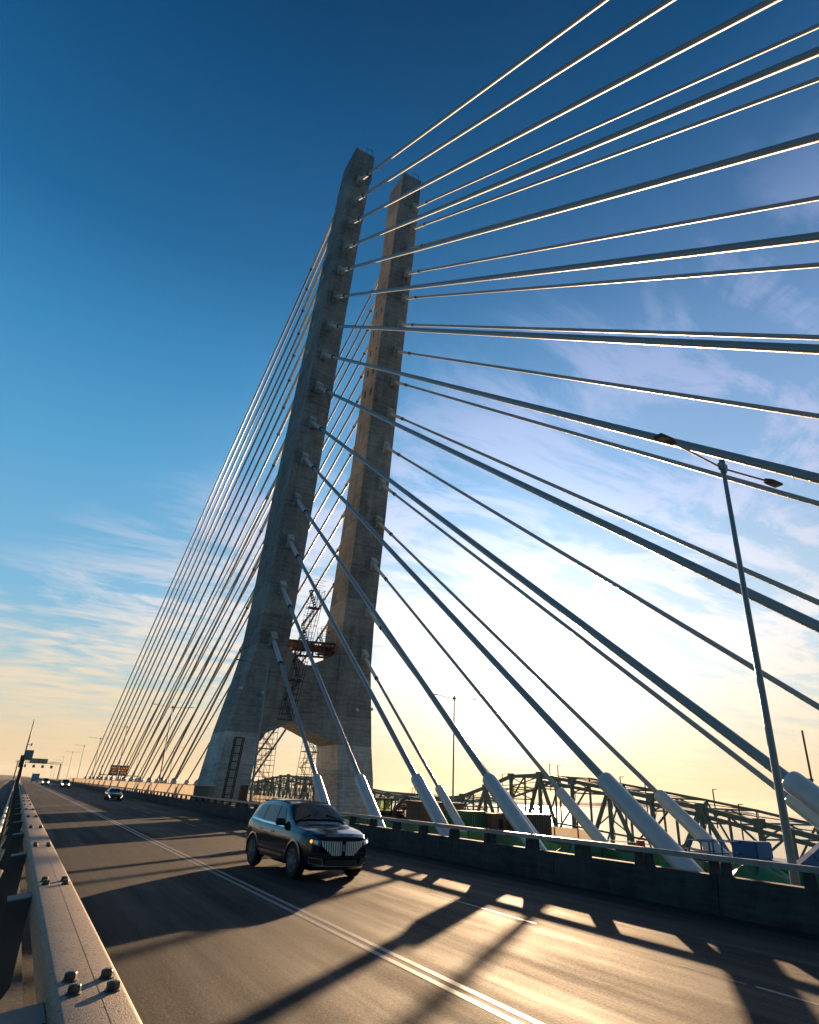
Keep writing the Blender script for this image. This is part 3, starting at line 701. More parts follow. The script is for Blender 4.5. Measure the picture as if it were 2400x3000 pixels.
# ------------------------------------------------------------------ work area between the roads
def ribbed(w, d, h_, pitch=.28, dep=.05):
    q = MB(); q.span(0, w, 0, d, 0, h_)
    x = pitch/2
    while x < w-.05: q.span(x-pitch*.28, x+pitch*.28, -dep, .002, .12, h_-.12); x += pitch
    y = pitch/2
    while y < d-.05: q.span(-dep, .002, y-pitch*.28, y+pitch*.28, .12, h_-.12); y += pitch
    return q
t_ = thing('site_hut', 'brown weathered wooden site hut with a flat dark roof', 'hut', (30.4, 51.2, -.9), R(-6))
q = ribbed(3.9, 3.4, 2.58, .32, .02); q.build('hut_walls', 'wood', t_)
MB().span(-.15, 4.05, -.15, 3.6, 2.58, 2.72).build('hut_roof', 'darkbox', t_)
MB().box((2.2, -.04, 1.2), (.8, .05, 1.7)).build('door', 'darkbox', t_)
t_ = thing('shipping_container', 'dark green steel container right of the wooden hut', 'container', (31.9, 46.6, -.9), R(14))
ribbed(2.2, 2.4, 2.12).build('container_walls', 'green_box', t_)
MB().span(-.04, 2.24, -.04, 2.44, 2.12, 2.2).build('container_roof', 'green_box', t_)
for x in (.5, .75): MB().tube((x, -.09, .2), (x, -.09, 1.95), .02, n=6).build('locking_bar', 'galv', t_)
t_ = thing('plywood_crate', 'tall plywood crate with a dark opening, right of the green container', 'crate', (34.2, 46.4, -.9))
ribbed(1.55, 1.8, 2.1, .4, .03).build('crate_walls', 'wood', t_)
MB().box((.8, -.06, 1.35), (.4, .05, .7)).build('opening', 'black', t_)
t_ = thing('shipping_container', 'brown ribbed steel container behind the fourth front tube', 'container', (35.85, 45.2, -.9), R(8))
ribbed(4.0, 2.4, 2.1).build('container_walls', 'darkbox', t_)
MB().span(-.04, 4.04, -.04, 2.44, 2.1, 2.17).build('container_roof', 'darkbox', t_)
t_ = thing('excavator', 'dark excavator with a see-through cab parked right of the pylon leg', 'excavator', (31.4, 62, -.9))
MB().box((1.2, 0, .4), (2.8, .55, .75)).build('track', 'black', t_, bevel=.12); MB().box((1.2, 2.0, .4), (2.8, .55, .75)).build('track', 'black', t_, bevel=.12)
MB().box((1.9, 1, 1.25), (2.6, 2.4, .8)).build('body', 'darkbox', t_)
q = MB()
for x in (0.0, .85, 1.7):
    for y in (-.3, 1.0): q.box((x, y, 1.95), (.10, .10, 1.5))
q.box((.85, .35, 2.7), (1.95, 1.5, .12)); q.box((.85, .35, 1.4), (1.8, 1.4, .25)); q.box((.85, -.3, 1.85), (1.7, .06, .06)); q.build('cab_frame', 'black', t_)
MB().span(.05, 1.65, -.29, -.27, 1.5, 2.64).build('cab_glass', 'cabglass', t_)
q = MB(); q.bar((2.4, .5, 1.6), (3.8, .5, 3.0), .3); q.bar((3.8, .5, 3.0), (5.2, .4, 1.6), .22); q.bar((5.2, .4, 1.6), (4.9, .4, .4), .5); q.build('digging_arm', 'darkbox', t_)
for i, (x, y, n_, lab) in enumerate(((33.9, 60.5, 5, 'stack of dark steel racks between the excavator and the wooden hut'), (22.4, 64.0, 3, 'low stack of dark steel frames under the pylon arch'))):
    t_ = thing('steel_rack', lab, 'rack', (x, y, -.9), 0, 'racks of steel parts in the work area')
    q = MB()
    for k in range(n_+1): q.box((1.6, .6, k*.44+.05), (3.4, 1.2, .07))
    for k in range(7):
        for yy in (0, 1.2): q.box((k*.56, yy, n_*.22), (.07, .07, n_*.44))
    for k in range(n_*4): q.box((random.uniform(.3, 2.9), random.uniform(.2, 1), (k//4)*.44+.2), (random.uniform(.2, .7), .5, .22))
    q.build('rack_frame', 'scaffold', t_)
t_ = thing('orange_post', 'rust orange steel box standing by the lamp below the left pylon leg', 'steel box', (17.6, 61.2, -.9))
MB().span(0, .62, 0, .6, 0, 3.35).build('box_body', 'orange', t_)
MB().box((.3, -.03, 2.4), (.4, .04, .12)).build('slot', 'scaffold', t_)
t_ = thing('rust_tank', 'low rust brown tank on the deck under the pylon arch', 'tank', (22.6, 66.0, -.9))
MB().span(0, 2.9, 0, 1.6, 0, 2.3).build('tank_body', 'orange', t_, bevel=.05)
q = MB()
for k in range(6): q.box((k*.55+.1, -.03, 1.15), (.06, .05, 2.2))
q.build('tank_ribs', 'scaffold', t_)
# green net fence along the centre deck
nf = thing('net_fence', 'bright green debris net fence seen in the gap below the top rail', 'fence', (21.5, 0, -.9))
q = MB(); n_ = 400; vs = []
for i in range(n_+1):
    y = 2+i*.13; vs += [(.05*math.sin(i*.9)+.03*random.random(), y, 0), (.10*math.sin(i*.35)+.05*random.random(), y, .85), (.04*math.sin(i*.5), y, 1.62+.07*math.sin(i*.21))]
q.add(vs, [f for i in range(n_) for f in ((3*i, 3*i+3, 3*i+4, 3*i+1), (3*i+1, 3*i+4, 3*i+5, 3*i+2))]); q.build('green_net', 'green_net', nf, smooth=True)
f0 = None
for i in range(22):
    if f0 is None: f0 = MB().box((-.1, 0, .85), (.05, .05, 1.72)).build('fence_post', 'scaffold', nf); o = f0
    else: o = f0.copy(); COL.objects.link(o)
    o.location = (0, 2.4+i*2.4, 0)
for i, (x, y, s_, lab) in enumerate(((20.6, 14.2, 1.0, 'rounded green tarpaulin heap below the right end of the top rail'), (20.7, 22.6, .9, 'rounded green tarpaulin heap near the fifth front tube'), (20.9, 32.0, .7, 'small green tarpaulin heap near the third front tube'))):
    q = MB(); n_ = 14; vs = []; fs = []
    for a_ in range(n_+1):
        for b_ in range(24):
            ph = math.pi/2*a_/n_; th = 2*math.pi*b_/24; w_ = 1+.10*math.sin(3*th+i)+.08*math.sin(7*th)
            vs.append((1.2*s_*w_*math.cos(ph)*math.cos(th), 1.6*s_*w_*math.cos(ph)*math.sin(th), 1.75*s_*math.sin(ph)*(1+.06*math.sin(5*th))))
    for a_ in range(n_):
        for b_ in range(24): fs.append((a_*24+b_, a_*24+(b_+1) % 24, (a_+1)*24+(b_+1) % 24, (a_+1)*24+b_))
    o = q.add(vs, fs).build('tarpaulin_heap', 'green_net', smooth=True, loc=(x, y, -.9)); tag(o, lab, 'tarpaulin', 'green tarpaulin heaps in the work area')
# boom lift
bl = thing('boom_lift', 'blue aerial boom lift reaching out of the right edge of the picture', 'boom lift', (30.2, 18.0, -.9), R(0))
MB().box((1.4, 2.2, .85), (2.6, 3.2, .7)).build('chassis', 'blue', bl)
for x in (.2, 2.6):
    for y in (1.0, 3.4): MB().lathe([(.2, -.16), (.45, -.16), (.45, .16), (.2, .16)], 20, (x, y, .45), Matrix.Rotation(R(90), 3, 'Y')).build('wheel', 'rubber', bl, smooth=True, auto=35)
MB().span(-.1, 1.1, 2.7, 3.9, 1.2, 1.95).build('engine_cover', 'blue', bl, bevel=.06)
MB().bar((.75, .6, 1.45), (3.9, -1.2, 4.3), .42, .52).build('boom', 'blue', bl)
MB().bar((.1, 1.0, .95), (1.15, .45, 1.75), .46, .5).build('boom_knuckle', 'blue', bl)
MB().bar((1.35, .1, 1.85), (2.0, -.27, 2.45), .435, .535).build('label_panel', 'white', bl)
MB().bar((1.2, .8, 1.2), (4.1, -1.0, 3.7), .20).build('boom_ram', 'black', bl)
wp = thing('work_platform', 'blue railed work platform left of the boom lift', 'work platform', (27.9, 21.5, -.9))
q = MB()
for x in (0, .85, 1.7, 2.5):
    for y in (0, 1.1): q.box((x, y, .95), (.06, .06, 1.9))
for z in (.95, 1.4, 1.88):
    for y in (0, 1.1): q.box((1.25, y, z), (2.5, .05, .05))
    for x in (0, 2.5): q.box((x, .55, z), (.05, 1.1, .05))
q.build('railing', 'blue', wp); MB().span(0, 2.5, 0, 1.1, .55, .62).build('platform_floor', 'scaffold', wp)
rb = thing('red_barrel', 'red and white striped traffic drum between the fifth and sixth front tubes', 'traffic drum', (27.6, 25.2, -.9))
MB().lathe([(.26, 0), (.24, 1.0), (.20, 1.66)], 16).build('drum', 'red', rb, smooth=True)
MB().lathe([(.246, 1.1), (.236, 1.3)], 16).build('white_band', 'white', rb)
dc = thing('drain_pipe', 'dark ribbed pipe lying along the top of the net fence', 'pipe', (22.4, 6, 0))
MB().tube((0, 0, .32), (0, 9, .34), .11, n=10).tube((0, 9.5, .30), (.2, 19, .30), .09, n=10).build('pipe_run', 'black', dc, smooth=True)
q = MB()
for k in range(8): q.box((.05, k*2.6, -.3), (.1, .1, 1.2))
q.build('pipe_stand', 'scaffold', dc)

# ------------------------------------------------------------------ old truss bridge behind
tb = thing('truss_bridge', 'old green steel cantilever truss bridge silhouetted behind the work area', 'truss bridge', (84, 0, 0))
top = [(20, -2.2), (36, -1.4), (47, -.4), (55, .9), (65, 2.6), (72.7, 3.6), (84.6, 5.1), (94, 6.2), (101, 6.9), (110, 4.6), (122, 1.9), (136, 1.2), (158, 2.2), (180, 2.6), (205, 4.9), (229, 6.3), (250, 5.0), (280, 2.6), (330, 2.4), (420, 2.2)]
def ztop(y):
    for (a_, za), (b_, zb) in zip(top, top[1:]):
        if a_ <= y <= b_: return za+(zb-za)*(y-a_)/(b_-a_)
    return top[-1][1]
def lerp_(a_, b_, t_): return a_+(b_-a_)*t_
ys = [22+8.2*i for i in range(40)]; ZB = -10.5
for off in (-3.0, 9.0):
    q = MB(); off = off
    for i, y in enumerate(ys[:-1]):
        y2 = ys[i+1]; z1, z2 = ztop(y), ztop(y2)
        if off > 0:
            q.bar((off, y, z1), (off, y2, z2), .35); q.bar((off, y, ZB), (off, y, z1), .25); q.bar((off, y, ZB if i % 2 else z1), (off, y2, z2 if i % 2 else ZB), .22)
            continue
        q.bar((off, y, z1), (off, y2, z2), .6, .45); q.bar((off, y, ZB), (off, y2, ZB), .7, .6)
        q.bar((off, y, ZB), (off, y, z1), .5, .45)
        up_ = (i % 2 == 0)
        q.bar((off, y, ZB if up_ else z1), (off, y2, z2 if up_ else ZB), .55, .4)
        ym = (y+y2)/2; zm = (ZB+(z1+z2)/2)/2
        q.bar((off, ym, (z1+z2)/2), (off, ym, ZB), .26)
        for yy_, zz_ in ((y, z1), (y, ZB), (ym, zm)): q.box((off, yy_, zz_), (.66, 1.3, 1.1))
        q.bar((off, y, (z1+ZB)/2+1.2), (off, y2, (z2+ZB)/2+1.2), .28); q.bar((off+.2, ym, zm+1.2), (off+.2, y2 if up_ else y, (z1+zm)/2), .16); q.bar((off+.2, ym, zm), (off+.2, y2, ZB+2), .16)
        if y < 90: q.bar((off, y, z1-.9), (off, y2, z2-.9), .5, .3)
        for k in range(7):
            ta, tb_ = k/7, (k+1)/7; za, zb_ = lerp_(ZB, z1, ta), lerp_(ZB, z1, tb_)
            q.bar((off+.35, y-.35, za), (off+.35, y+.35, zb_), .09); q.bar((off+.35, y+.35, za), (off+.35, y-.35, zb_), .09)
        q.bar((off, ym, zm), (off, y if up_ else y2, zm-(zm-z1)*(.5)), .2)
        q.bar((off, y if up_ else y2, (z1+zm)/2), (off, ym, (z1+z2)/2), .22)
    q.build('truss_side', 'truss', tb)
q = MB()
for i, y in enumerate(ys[:-1]):
    y2 = ys[i+1]; z1, z2 = ztop(y), ztop(y2)
    q.bar((-3, y, z1), (9, y, z1), .22, .22); q.bar((-3, y, z1), (9, y2, z2), .12); q.bar((9, y, z1), (-3, y2, z2), .12)
    q.bar((-3, y, z1-1.8), (9, y, z1-1.8), .22); q.bar((-3, y, z1-1.8), (3, y, z1), .18); q.bar((9, y, z1-1.8), (3, y, z1), .18)
q.build('top_bracing', 'truss', tb)
MB().span(-3.5, 9.5, 15, 420, -5.9, -5.3).build('road_deck', 'truss', tb)
for y in (101, 229, 340): MB().prism([(-5, -40), (11, -40), (10, -11), (-4, -11)], y-2.5, y+2.5, 'y').build('pier', 'deck', tb)
k = 0; p0 = None
labs = ['hooked lamp left of the truss peak', 'hooked lamp on the truss peak', 'hooked lamp just right of the truss peak', 'hooked lamp on the falling chord', 'hooked lamp above the middle of the truss', 'hooked lamp on the lower right chord', 'hooked lamp near the tall street lamp', 'hooked lamp right of the pylon', 'second hooked lamp right of the pylon', 'hooked lamp at the left foot of the truss peak']
for y, lab in zip((108, 101, 92, 83.5, 73, 66, 58, 152, 143, 122), labs):
    t_ = thing('bridge_lamp', 'small '+lab+' on the old bridge', 'street lamp', (84+(4 if k % 2 else -2), y, ztop(y)-3), 0, 'small lamps along the old truss bridge')
    hh = 3+1.5+.3*(k % 3)
    MB().tube((0, 0, 0), (0, 0, hh), .09, n=6).bar((0, 0, hh), (.9, 0, hh+.05), .1).build('lamp_pole', 'scaffold', t_); k += 1

# ------------------------------------------------------------------ cars
def lerp(a_, b_, t_): return a_+(b_-a_)*t_
class Car:
    # stations: y, zbottom, zbelt, ztop, half width, roof half width
    def __init__(s, st, bulge=.30, sub=5):
        s.st = st; s.bulge = bulge; s.L = st[-1][0]; s.sub = sub
    def row(s, u):
        st = s.st; u = max(0, min(len(st)-1.0001, u)); i = int(u); f = u-i
        p0, p1, p2, p3 = (st[max(0, i-1)], st[i], st[i+1], st[min(len(st)-1, i+2)])
        r = []
        for k in range(6):
            lin = lerp(p1[k], p2[k], f)
            if k == 0: r.append(lin); continue
            cr = .5*((2*p1[k])+(-p0[k]+p2[k])*f+(2*p0[k]-5*p1[k]+4*p2[k]-p3[k])*f*f+(-p0[k]+3*p1[k]-3*p2[k]+p3[k])*f**3)
            r.append(lerp(lin, cr, .55))
        return r
    def sect(s, u):
        y, zb, zl, zt_, w, wt = s.row(u)
        return y, [(0, zb), (w*.80, zb), (w*.95, zb+.09), (w*.995, lerp(zb, zl, .42)), (w, zl-.16), (w*.955, zl), (lerp(w*.93, wt, .06), zl+.03), (lerp(wt, w*.93, .04), lerp(zl, zt_, .84)), (wt*.90, zt_-.012), (wt*.5, zt_+.006), (0, zt_+.012)]
    def bend(s, x, y, z):
        if y < 1.4: y = y+s.bulge*(abs(x)/.9)**2.6*(1-max(0, y)/1.4)
        e_ = s.L-y
        if e_ < 1.0: y = y-.14*(abs(x)/.9)**2.6*(1-max(0, e_)/1.0)
        return Vector((x, y-s.L/2, z))
    def S(s, u, v, side=1):
        y, P = s.sect(u); n = len(P)-1; v = max(0, min(n-1e-4, v)); i = int(v); f = v-i
        x = lerp(P[i][0], P[i+1][0], f); z = lerp(P[i][1], P[i+1][1], f)
        return s.bend(x*side, y, z)
    def nrm(s, u, v, side=1):
        a_ = s.S(u+.02, v, side)-s.S(u-.02, v, side); b_ = s.S(u, v+.02, side)-s.S(u, v-.02, side)
        n = a_.cross(b_)
        if n.length < 1e-9: return Vector((0, 0, 1))
        n.normalize()
        c_ = s.S(u, v, side)-Vector((0, s.S(u, v, side).y, .75))
        return n if n.dot(c_) > 0 else -n
    def body(s, wheels, R_):
        nu = (len(s.st)-1)*s.sub; nv = 10; sv = 3; q = MB(); vs = []; fs = []
        rows = [i/s.sub for i in range(nu+1)]; cols = []
        for side in (-1, 1):
            cols += [(side, v/sv) for v in (range(nv*sv, 0, -1) if side == -1 else range(0, nv*sv))]
        # order: from top centre down left side, under, up right side
        ncol = len(cols)
        for u in rows:
            for side, v in cols: vs.append(s.S(u, v, side))
        for i in range(nu):
            for j in range(ncol):
                j2 = (j+1) % ncol; f = (i*ncol+j, i*ncol+j2, (i+1)*ncol+j2, (i+1)*ncol+j)
                c_ = sum((Vector(vs[k]) for k in f), Vector())/4; cut = False
                for wy, wz in wheels:
                    if abs(c_.x) > .55 and (c_.y-wy)**2+(c_.z-wz)**2 < R_*R_: cut = True
                if not cut: fs.append(f)
        fs.append(tuple(range(ncol))); fs.append(tuple(nu*ncol+k for k in range(ncol)))
        q.add(vs, fs); return q
    def panel(s, cor, side, off=.008, n=6):
        """cor = four (u, v) corners"""
        q = MB(); vs = []
        for i in range(n+1):
            for j in range(n+1):
                a_, b_ = i/n, j/n
                u = lerp(lerp(cor[0][0], cor[1][0], a_), lerp(cor[3][0], cor[2][0], a_), b_); v = lerp(lerp(cor[0][1], cor[1][1], a_), lerp(cor[3][1], cor[2][1], a_), b_)
                vs.append(s.S(u, v, side)+s.nrm(u, v, side)*off)
        q.add(vs, [(i*(n+1)+j, i*(n+1)+j+1, (i+1)*(n+1)+j+1, (i+1)*(n+1)+j) for i in range(n) for j in range(n)]); return q
    def front(s, x, z, off): 
        p = s.bend(x, 0, z); p.y -= off; return p
def wheel(parent, x, y, r, w, side, det=True):
    rot = Matrix.Rotation(R(90)*side, 3, 'Y')
    t_ = MB().lathe([(r*.62, -w/2), (r*.92, -w/2), (r, -w*.36), (r, w*.36), (r*.93, w/2), (r*.66, w/2), (r*.66, w*.3), (r*.5, w*.3)], 30, (x, y, r), rot).build('wheel', 'rubber', parent, smooth=True, auto=35)
    q = MB(); q.lathe([(r*.60, w*.32), (r*.66, w*.40), (r*.68, w*.50), (r*.63, w*.50), (r*.60, w*.36)], 30, (x, y, r), rot)
    for k in range(10):
        a_ = 2*math.pi*k/10
        d_ = Vector((0, math.cos(a_), math.sin(a_))); c_ = Vector((x+side*w*.42, y, r))
        q.bar(c_+d_*r*.08, c_+d_*r*.63, r*.11, .03)
    q.lathe([(r*.13, w*.38), (r*.13, w*.49), (r*.08, w*.51)], 12, (x, y, r), rot); q.build('rim', 'galv', t_, smooth=True, auto=30)

def car(name, label, cat, loc, rz, st, paint, wy, wr, track, kind, bulge=.3):
    c = Car(st, bulge); t_ = thing(name, label, cat, loc, rz); Lh = c.L/2
    wheels = [(wy[0]-Lh, wr), (wy[1]-Lh, wr)]
    body = c.body(wheels, wr*1.16).build('body', paint, t_, smooth=True, auto=38)
    q = MB(); wm = st[4][4]
    for y_, z_ in wheels:   # dark wheel wells
        for s_ in (-1, 1):
            q.lathe([(wr*1.2, 0), (wr*1.2, .30), (.02, .31)], 28, (s_*(wm-.36), y_, z_), Matrix.Rotation(R(-90)*-s_, 3, 'Y'))
    for y_, z_ in wheels:
        for s_ in (-1, 1):
            q2 = MB(); n = 26; vs = []
            for k in range(n+1):
                a_ = -.25+(math.pi+.5)*k/n
                for rr_ in (wr*1.10, wr*1.24):
                    for xx in (wm-.30, wm*.995+(.008 if rr_ < wr*1.2 else -.004)): vs.append((s_*xx, y_+rr_*math.cos(a_), z_+rr_*math.sin(a_)))
            fs = []
            for k in range(n):
                b_ = 4*k
                fs += [(b_, b_+1, b_+5, b_+4), (b_+1, b_+3, b_+7, b_+5)]
            q2.add(vs, fs)
            q2.build('arch_trim', 'black' if kind != 'suv' else paint, t_, smooth=True)
    qq = MB(); qq.span(-wm+.32, wm-.32, wheels[0][0]-wr*1.2, wheels[0][0]+wr*1.2, .2, .85).span(-wm+.32, wm-.32, wheels[1][0]-wr*1.2, wheels[1][0]+wr*1.2, .2, .85); qq.build('wheel_housing', 'black', t_)
    for y_ in (wheels[0][0], wheels[1][0]):
        for s_ in (-1, 1): wheel(t_, s_*(track/2), y_, wr, .24, s_)
    return t_, c
# --- dark SUV
ST = [(0, .34, .78, .96, .80, .70), (.10, .27, .88, 1.02, .87, .74), (.42, .24, .97, 1.09, .93, .78), (.95, .24, 1.01, 1.15, .955, .79), (1.28, .24, 1.03, 1.20, .962, .80), (2.00, .24, 1.04, 1.62, .965, .69),
      (2.6, .24, 1.06, 1.705, .965, .685), (3.3, .24, 1.08, 1.71, .965, .67), (4.0, .25, 1.12, 1.67, .955, .65), (4.42, .28, 1.14, 1.56, .93, .63), (4.64, .34, 1.06, 1.24, .89, .68), (4.74, .42, .92, .98, .82, .66)]
suv, c = car('suv', 'dark navy SUV with split chrome grille and glowing amber light, driving towards the viewer', 'SUV', (8.42, 21.45, 0), R(0), ST, 'paint_navy', (.96, 3.79), .385, 1.66, 'suv')
q = MB(); 
for s_ in (-1, 1): pass
ws = []; suv_off = .03
n = 10; vs = []
for i in range(n+1):
    u = lerp(4.16, 4.93, i/n)
    row = [(s_, v) for s_, v in [(-1, 7.55), (-1, 8.2), (-1, 9.0), (-1, 9.9), (1, 9.9), (1, 9.0), (1, 8.2), (1, 7.55)]]
    for s_, v in row: vs.append(c.S(u, v, s_)+c.nrm(u, min(v, 9.5), s_)*.028)
q.add(vs, [(i*8+j, i*8+j+1, (i+1)*8+j+1, (i+1)*8+j) for i in range(n) for j in range(7)]); q.build('windscreen', 'glass', suv, smooth=True)
for s_ in (-1, 1):
    for cor in ([(4.62, 6.12), (5.66, 6.12), (5.72, 6.92), (5.22, 6.92)], [(5.76, 6.12), (7.00, 6.12), (7.02, 6.92), (5.80, 6.92)], [(7.12, 6.14), (8.45, 6.3), (8.05, 6.86), (7.12, 6.92)]):
        c.panel(cor, s_, .010).build('side_window', 'glass', suv, smooth=True)
    c.panel([(4.55, 5.96), (8.6, 5.96), (8.6, 6.10), (4.55, 6.10)], s_, .014, 16).build('chrome_strip', 'chrome', suv, smooth=True)
    # mirror
    p = c.S(4.75, 6.1, s_); o = MB().box((s_*.13, 0, .09), (.25, .14, .17)).box((0, .02, .02), (.1, .06, .06)).build('wing_mirror', 'black' if s_ < 0 else 'chrome', suv, bevel=.03); o.location = p
    for u in (5.62, 6.95):
        p = c.S(u, 4.3, s_); o = MB().box((s_*.02, 0, 0), (.035, .18, .035)).build('door_handle', 'chrome', suv, bevel=.01); o.location = p
    for u in (5.70, 7.05):
        c.panel([(u, 2.3), (u+.012, 2.3), (u+.012, 5.9), (u, 5.9)], s_, .003, 5).build('door_gap', 'black', suv)
    c.panel([(4.5, 2.35), (7.5, 2.35), (7.5, 2.6), (4.5, 2.6)], s_, .010, 8).build('sill_strip', 'chrome', suv, smooth=True)
suv.scale = (1.13, 1.20, 1.19); suv.location = (8.55, 21.9, 0); suv.rotation_euler = (0, 0, R(3))
# front face pieces follow the bend of the nose
def fpoly(pts, off, name, m_, parent, sub=5):
    """quad in (x, z) on the nose"""
    q = MB(); vs = []; n = sub
    for i in range(n+1):
        for j in range(n+1):
            a_, b_ = i/n, j/n
            x = lerp(lerp(pts[0][0], pts[1][0], a_), lerp(pts[3][0], pts[2][0], a_), b_); z = lerp(lerp(pts[0][1], pts[1][1], a_), lerp(pts[3][1], pts[2][1], a_), b_)
            p = c.front(x, z, off); p.y += max(0, z-.86)*.45; vs.append(p)
    q.add(vs, [(i*(n+1)+j, i*(n+1)+j+1, (i+1)*(n+1)+j+1, (i+1)*(n+1)+j) for i in range(n) for j in range(n)]); return q.build(name, m_, parent, smooth=True)
fpoly([(-.78, .60), (.78, .60), (.80, .615), (-.80, .615)], .006, 'bumper_gap', 'black', suv, 8)
for s_ in (-1, 1):
    c.panel([(1.9, 6.6), (4.0, 6.75), (4.0, 6.79), (1.9, 6.64)], s_, .004, 8).build('bonnet_gap', 'black', suv)
    p = c.S(4.2, 7.4, s_)
    MB().bar(c.S(4.12, 7.6, s_)+Vector((0, -.01, .03)), c.S(4.35, 9.4, s_)+Vector((0, 0, .05)), .025, .02).build('wiper', 'black', suv)
    fpoly([(s_*.66, .79), (s_*.76, .81), (s_*.77, .89), (s_*.67, .875)], .026, 'projector_lamp', 'satin', suv, 2)
for s_ in (-1, 1):
    fpoly([(s_*.05, .56), (s_*.42, .58), (s_*.60, .88), (s_*.05, .86)], .012, 'grille_backing', 'black', suv)
    gb = MB()
    for k in range(9):
        x = .075+k*.058; zl = .565+max(0, (x-.30))*.75; zh = .868+.01*k/8
        p, e_ = c.front(s_*x, zl, .03), c.front(s_*(x+.012*k/4), zh, .03); gb.bar(p, e_, .022, .03)
    gb.build('grille_bars', 'satin', suv)
    hl = fpoly([(s_*.60, .74), (s_*.84, .80), (s_*.90, .93), (s_*.58, .885)], .016, 'headlight', 'lens', suv)
    p = c.front(s_*.80, .855, .03); o = MB().lathe([(.036, -.04), (.04, -.015), (.025, -.005)], 14, rot=Matrix.Rotation(R(90), 3, 'X')).build('headlight_spot', 'amber' if s_ < 0 else 'drl_glint', hl, smooth=True); o.location = p  # amber lamp on the left; the right one is a sun glint painted as emission
    fpoly([(s_*.50, .36), (s_*.82, .40), (s_*.84, .50), (s_*.55, .48)], .012, 'fog_lamp_recess', 'black', suv)
    q = MB()
    for a_, b_ in (((.50, .35), (.82, .39)), ((.82, .39), (.84, .51)), ((.84, .51), (.55, .49)), ((.55, .49), (.50, .35))): q.bar(c.front(s_*a_[0], a_[1], .02), c.front(s_*b_[0], b_[1], .02), .014)
    q.build('fog_lamp_trim', 'chrome', suv)
fpoly([(-.46, .36), (.46, .36), (.46, .47), (-.46, .47)], .014, 'lower_intake', 'black', suv)
q = MB()
for k in range(12):
    x = -.75+k*.125; q.bar(c.front(x, .335, .015), c.front(x+.125, .335, .015), .014)
q.build('bumper_strip', 'chrome', suv)
MB().box((0, -c.L/2-.025, .73), (.07, .03, .15)).build('badge_panel', 'galv', suv)
for s_ in (-1, 1): MB().bar(c.S(5.3, 7.75, s_)+Vector((0, 0, .035)), c.S(8.1, 7.75, s_)+Vector((0, 0, .035)), .03, .03).build('roof_rail', 'black', suv)
# --- sedan
ST2 = [(0, .30, .60, .68, .74, .62), (.12, .22, .68, .74, .83, .68), (.6, .20, .78, .86, .88, .70), (1.25, .20, .86, .95, .90, .70), (2.0, .20, .90, 1.36, .905, .58), (2.8, .20, .92, 1.45, .905, .57), (3.5, .20, .94, 1.38, .90, .55), (4.15, .22, .98, 1.08, .88, .62), (4.6, .26, .94, 1.02, .84, .60), (4.7, .36, .80, .86, .78, .60)]
sed, c = car('sedan', 'dark sedan with two bright running lights, second vehicle behind the SUV', 'sedan', (11.2, 95.5, 0), 0, ST2, 'paint_sedan', (.9, 3.6), .33, 1.56, 'sedan')
q = MB(); vs = []
for i in range(7):
    u = lerp(3.15, 3.92, i/6)
    for s_, v in [(-1, 7.6), (-1, 9.0), (-1, 9.9), (1, 9.9), (1, 9.0), (1, 7.6)]: vs.append(c.S(u, v, s_)+c.nrm(u, min(v, 9.5), s_)*.012)
q.add(vs, [(i*6+j, i*6+j+1, (i+1)*6+j+1, (i+1)*6+j) for i in range(6) for j in range(5)]); q.build('windscreen', 'glass', sed, smooth=True)
for s_ in (-1, 1):
    c.panel([(3.6, 6.1), (5.2, 6.1), (5.1, 6.9), (4.1, 6.9)], s_, .012).build('side_window', 'glass', sed, smooth=True)
    c.panel([(5.3, 6.1), (6.6, 6.15), (6.1, 6.9), (5.25, 6.9)], s_, .012).build('side_window', 'glass', sed, smooth=True)
    MB().bar(c.front(s_*.62, .34, .02), c.front(s_*.80, .62, -.02), .10, .05).build('running_light', 'drl_glint', sed)
    o = MB().box((s_*.12, 0, .06), (.22, .12, .14)).build('wing_mirror', 'black', sed, bevel=.02); o.location = c.S(3.6, 6.1, s_)
MB().box((0, -c.L/2-.01, .45), (1.0, .03, .22)).build('grille', 'black', sed)
MB().box((0, -c.L/2-.03, .36), (.46, .02, .12)).build('number_plate', 'signback', sed)
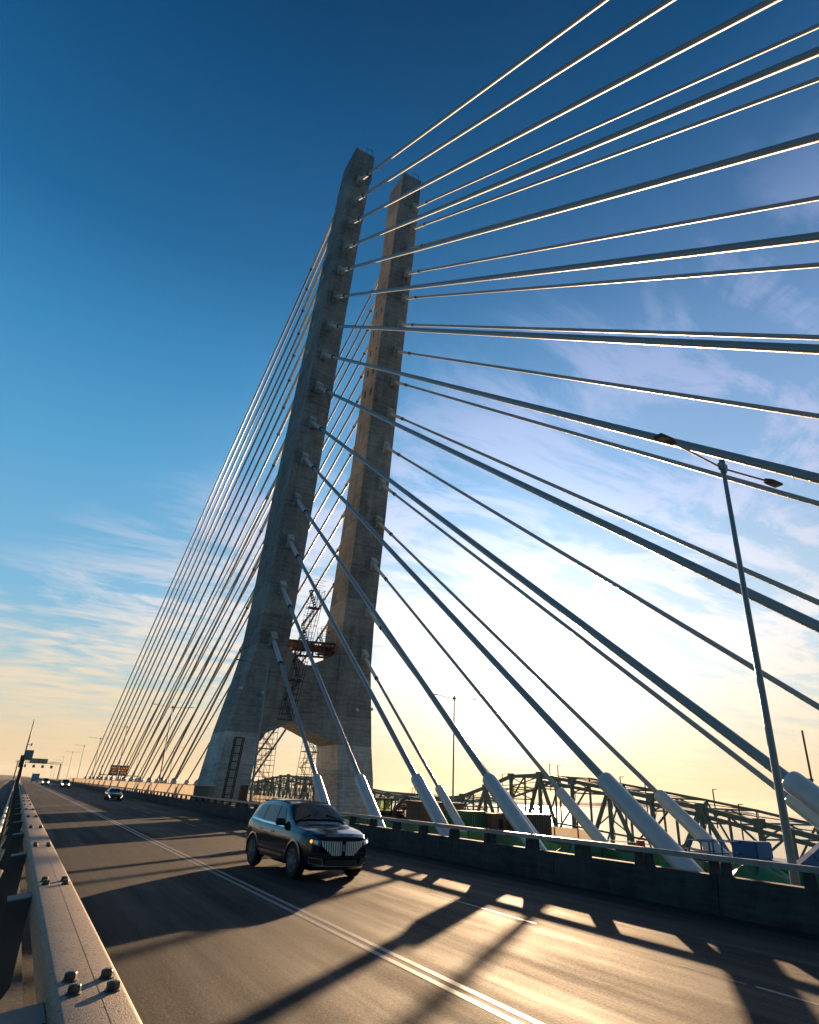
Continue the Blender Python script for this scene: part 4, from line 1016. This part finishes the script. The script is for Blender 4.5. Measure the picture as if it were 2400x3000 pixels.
# --- vans / pickups with lamps on
ST3 = [(0, .45, .95, 1.10, .84, .74), (.15, .38, 1.02, 1.16, .92, .78), (.6, .36, 1.10, 1.22, .97, .80), (1.3, .36, 1.14, 1.27, .98, .82), (1.95, .36, 1.18, 1.85, .985, .74), (2.6, .36, 1.2, 1.95, .985, .73), (3.6, .36, 1.2, 1.95, .985, .73), (4.8, .36, 1.2, 1.9, .98, .72), (5.2, .42, 1.15, 1.75, .95, .70)]
van, c = car('van', 'dark van with both headlights blazing, in the lane right of the double line', 'van', (10.6, 188, 0), 0, ST3, 'paint_van', (1.0, 4.1), .38, 1.66, 'van')
q = MB(); vs = []
for i in range(7):
    u = lerp(3.1, 3.92, i/6)
    for s_, v in [(-1, 7.6), (-1, 9.0), (-1, 9.9), (1, 9.9), (1, 9.0), (1, 7.6)]: vs.append(c.S(u, v, s_)+c.nrm(u, min(v, 9.5), s_)*.012)
q.add(vs, [(i*6+j, i*6+j+1, (i+1)*6+j+1, (i+1)*6+j) for i in range(6) for j in range(5)]); q.build('windscreen', 'glass', van, smooth=True)
for s_ in (-1, 1):
    c.panel([(3.7, 6.1), (6.6, 6.1), (6.6, 6.85), (4.1, 6.85)], s_, .012).build('side_window', 'glass', van, smooth=True)
    MB().lathe([(.03, -.03), (.19, -.02), (.17, .05)], 14, c.front(s_*.70, .85, .02), Matrix.Rotation(R(90), 3, 'X')).build('headlight', 'headlamp', van)
MB().box((0, -c.L/2-.02, .78), (1.0, .04, .28)).build('grille', 'chrome', van)
v2 = dup(van, (7.6, 229, 0), 0, 'smaller far van with headlights on, just right of the left barrier')
bus = thing('box_truck', 'tiny pale blue box truck far down the road under the gantry', 'truck', (6.2, 300, 0))
MB().span(-1.25, 1.25, .4, 7.5, .9, 3.2).build('cargo_box', 'paint_blue', bus); MB().prism([(-.2, .5), (-.2, 1.5), (.3, 2.4), (.39, 2.4), (.39, .5)], -1.1, 1.1, 'x').build('cab', 'paint_blue', bus)
for x in (-1, 1):
    for y in (.3, 5.8): MB().lathe([(.45, -.12), (.45, .12)], 14, (x, y, .45), Matrix.Rotation(R(90), 3, 'Y')).build('wheel', 'rubber', bus)

# ------------------------------------------------------------------ air
hz = bpy.data.materials.new('haze_air'); hz.use_nodes = True; t = hz.node_tree; t.nodes.remove(t.nodes['Principled BSDF'])
pv = t.nodes.new('ShaderNodeVolumePrincipled'); pv.inputs['Density'].default_value = .00002; pv.inputs['Color'].default_value = (.92, .93, .95, 1); pv.inputs['Anisotropy'].default_value = .3
t.links.new(pv.outputs[0], t.nodes['Material Output'].inputs['Volume']); M['haze'] = hz
tag(MB().span(-9100, 9100, -3100, 9100, -41, 92).build('haze', 'haze'), kind='stuff')
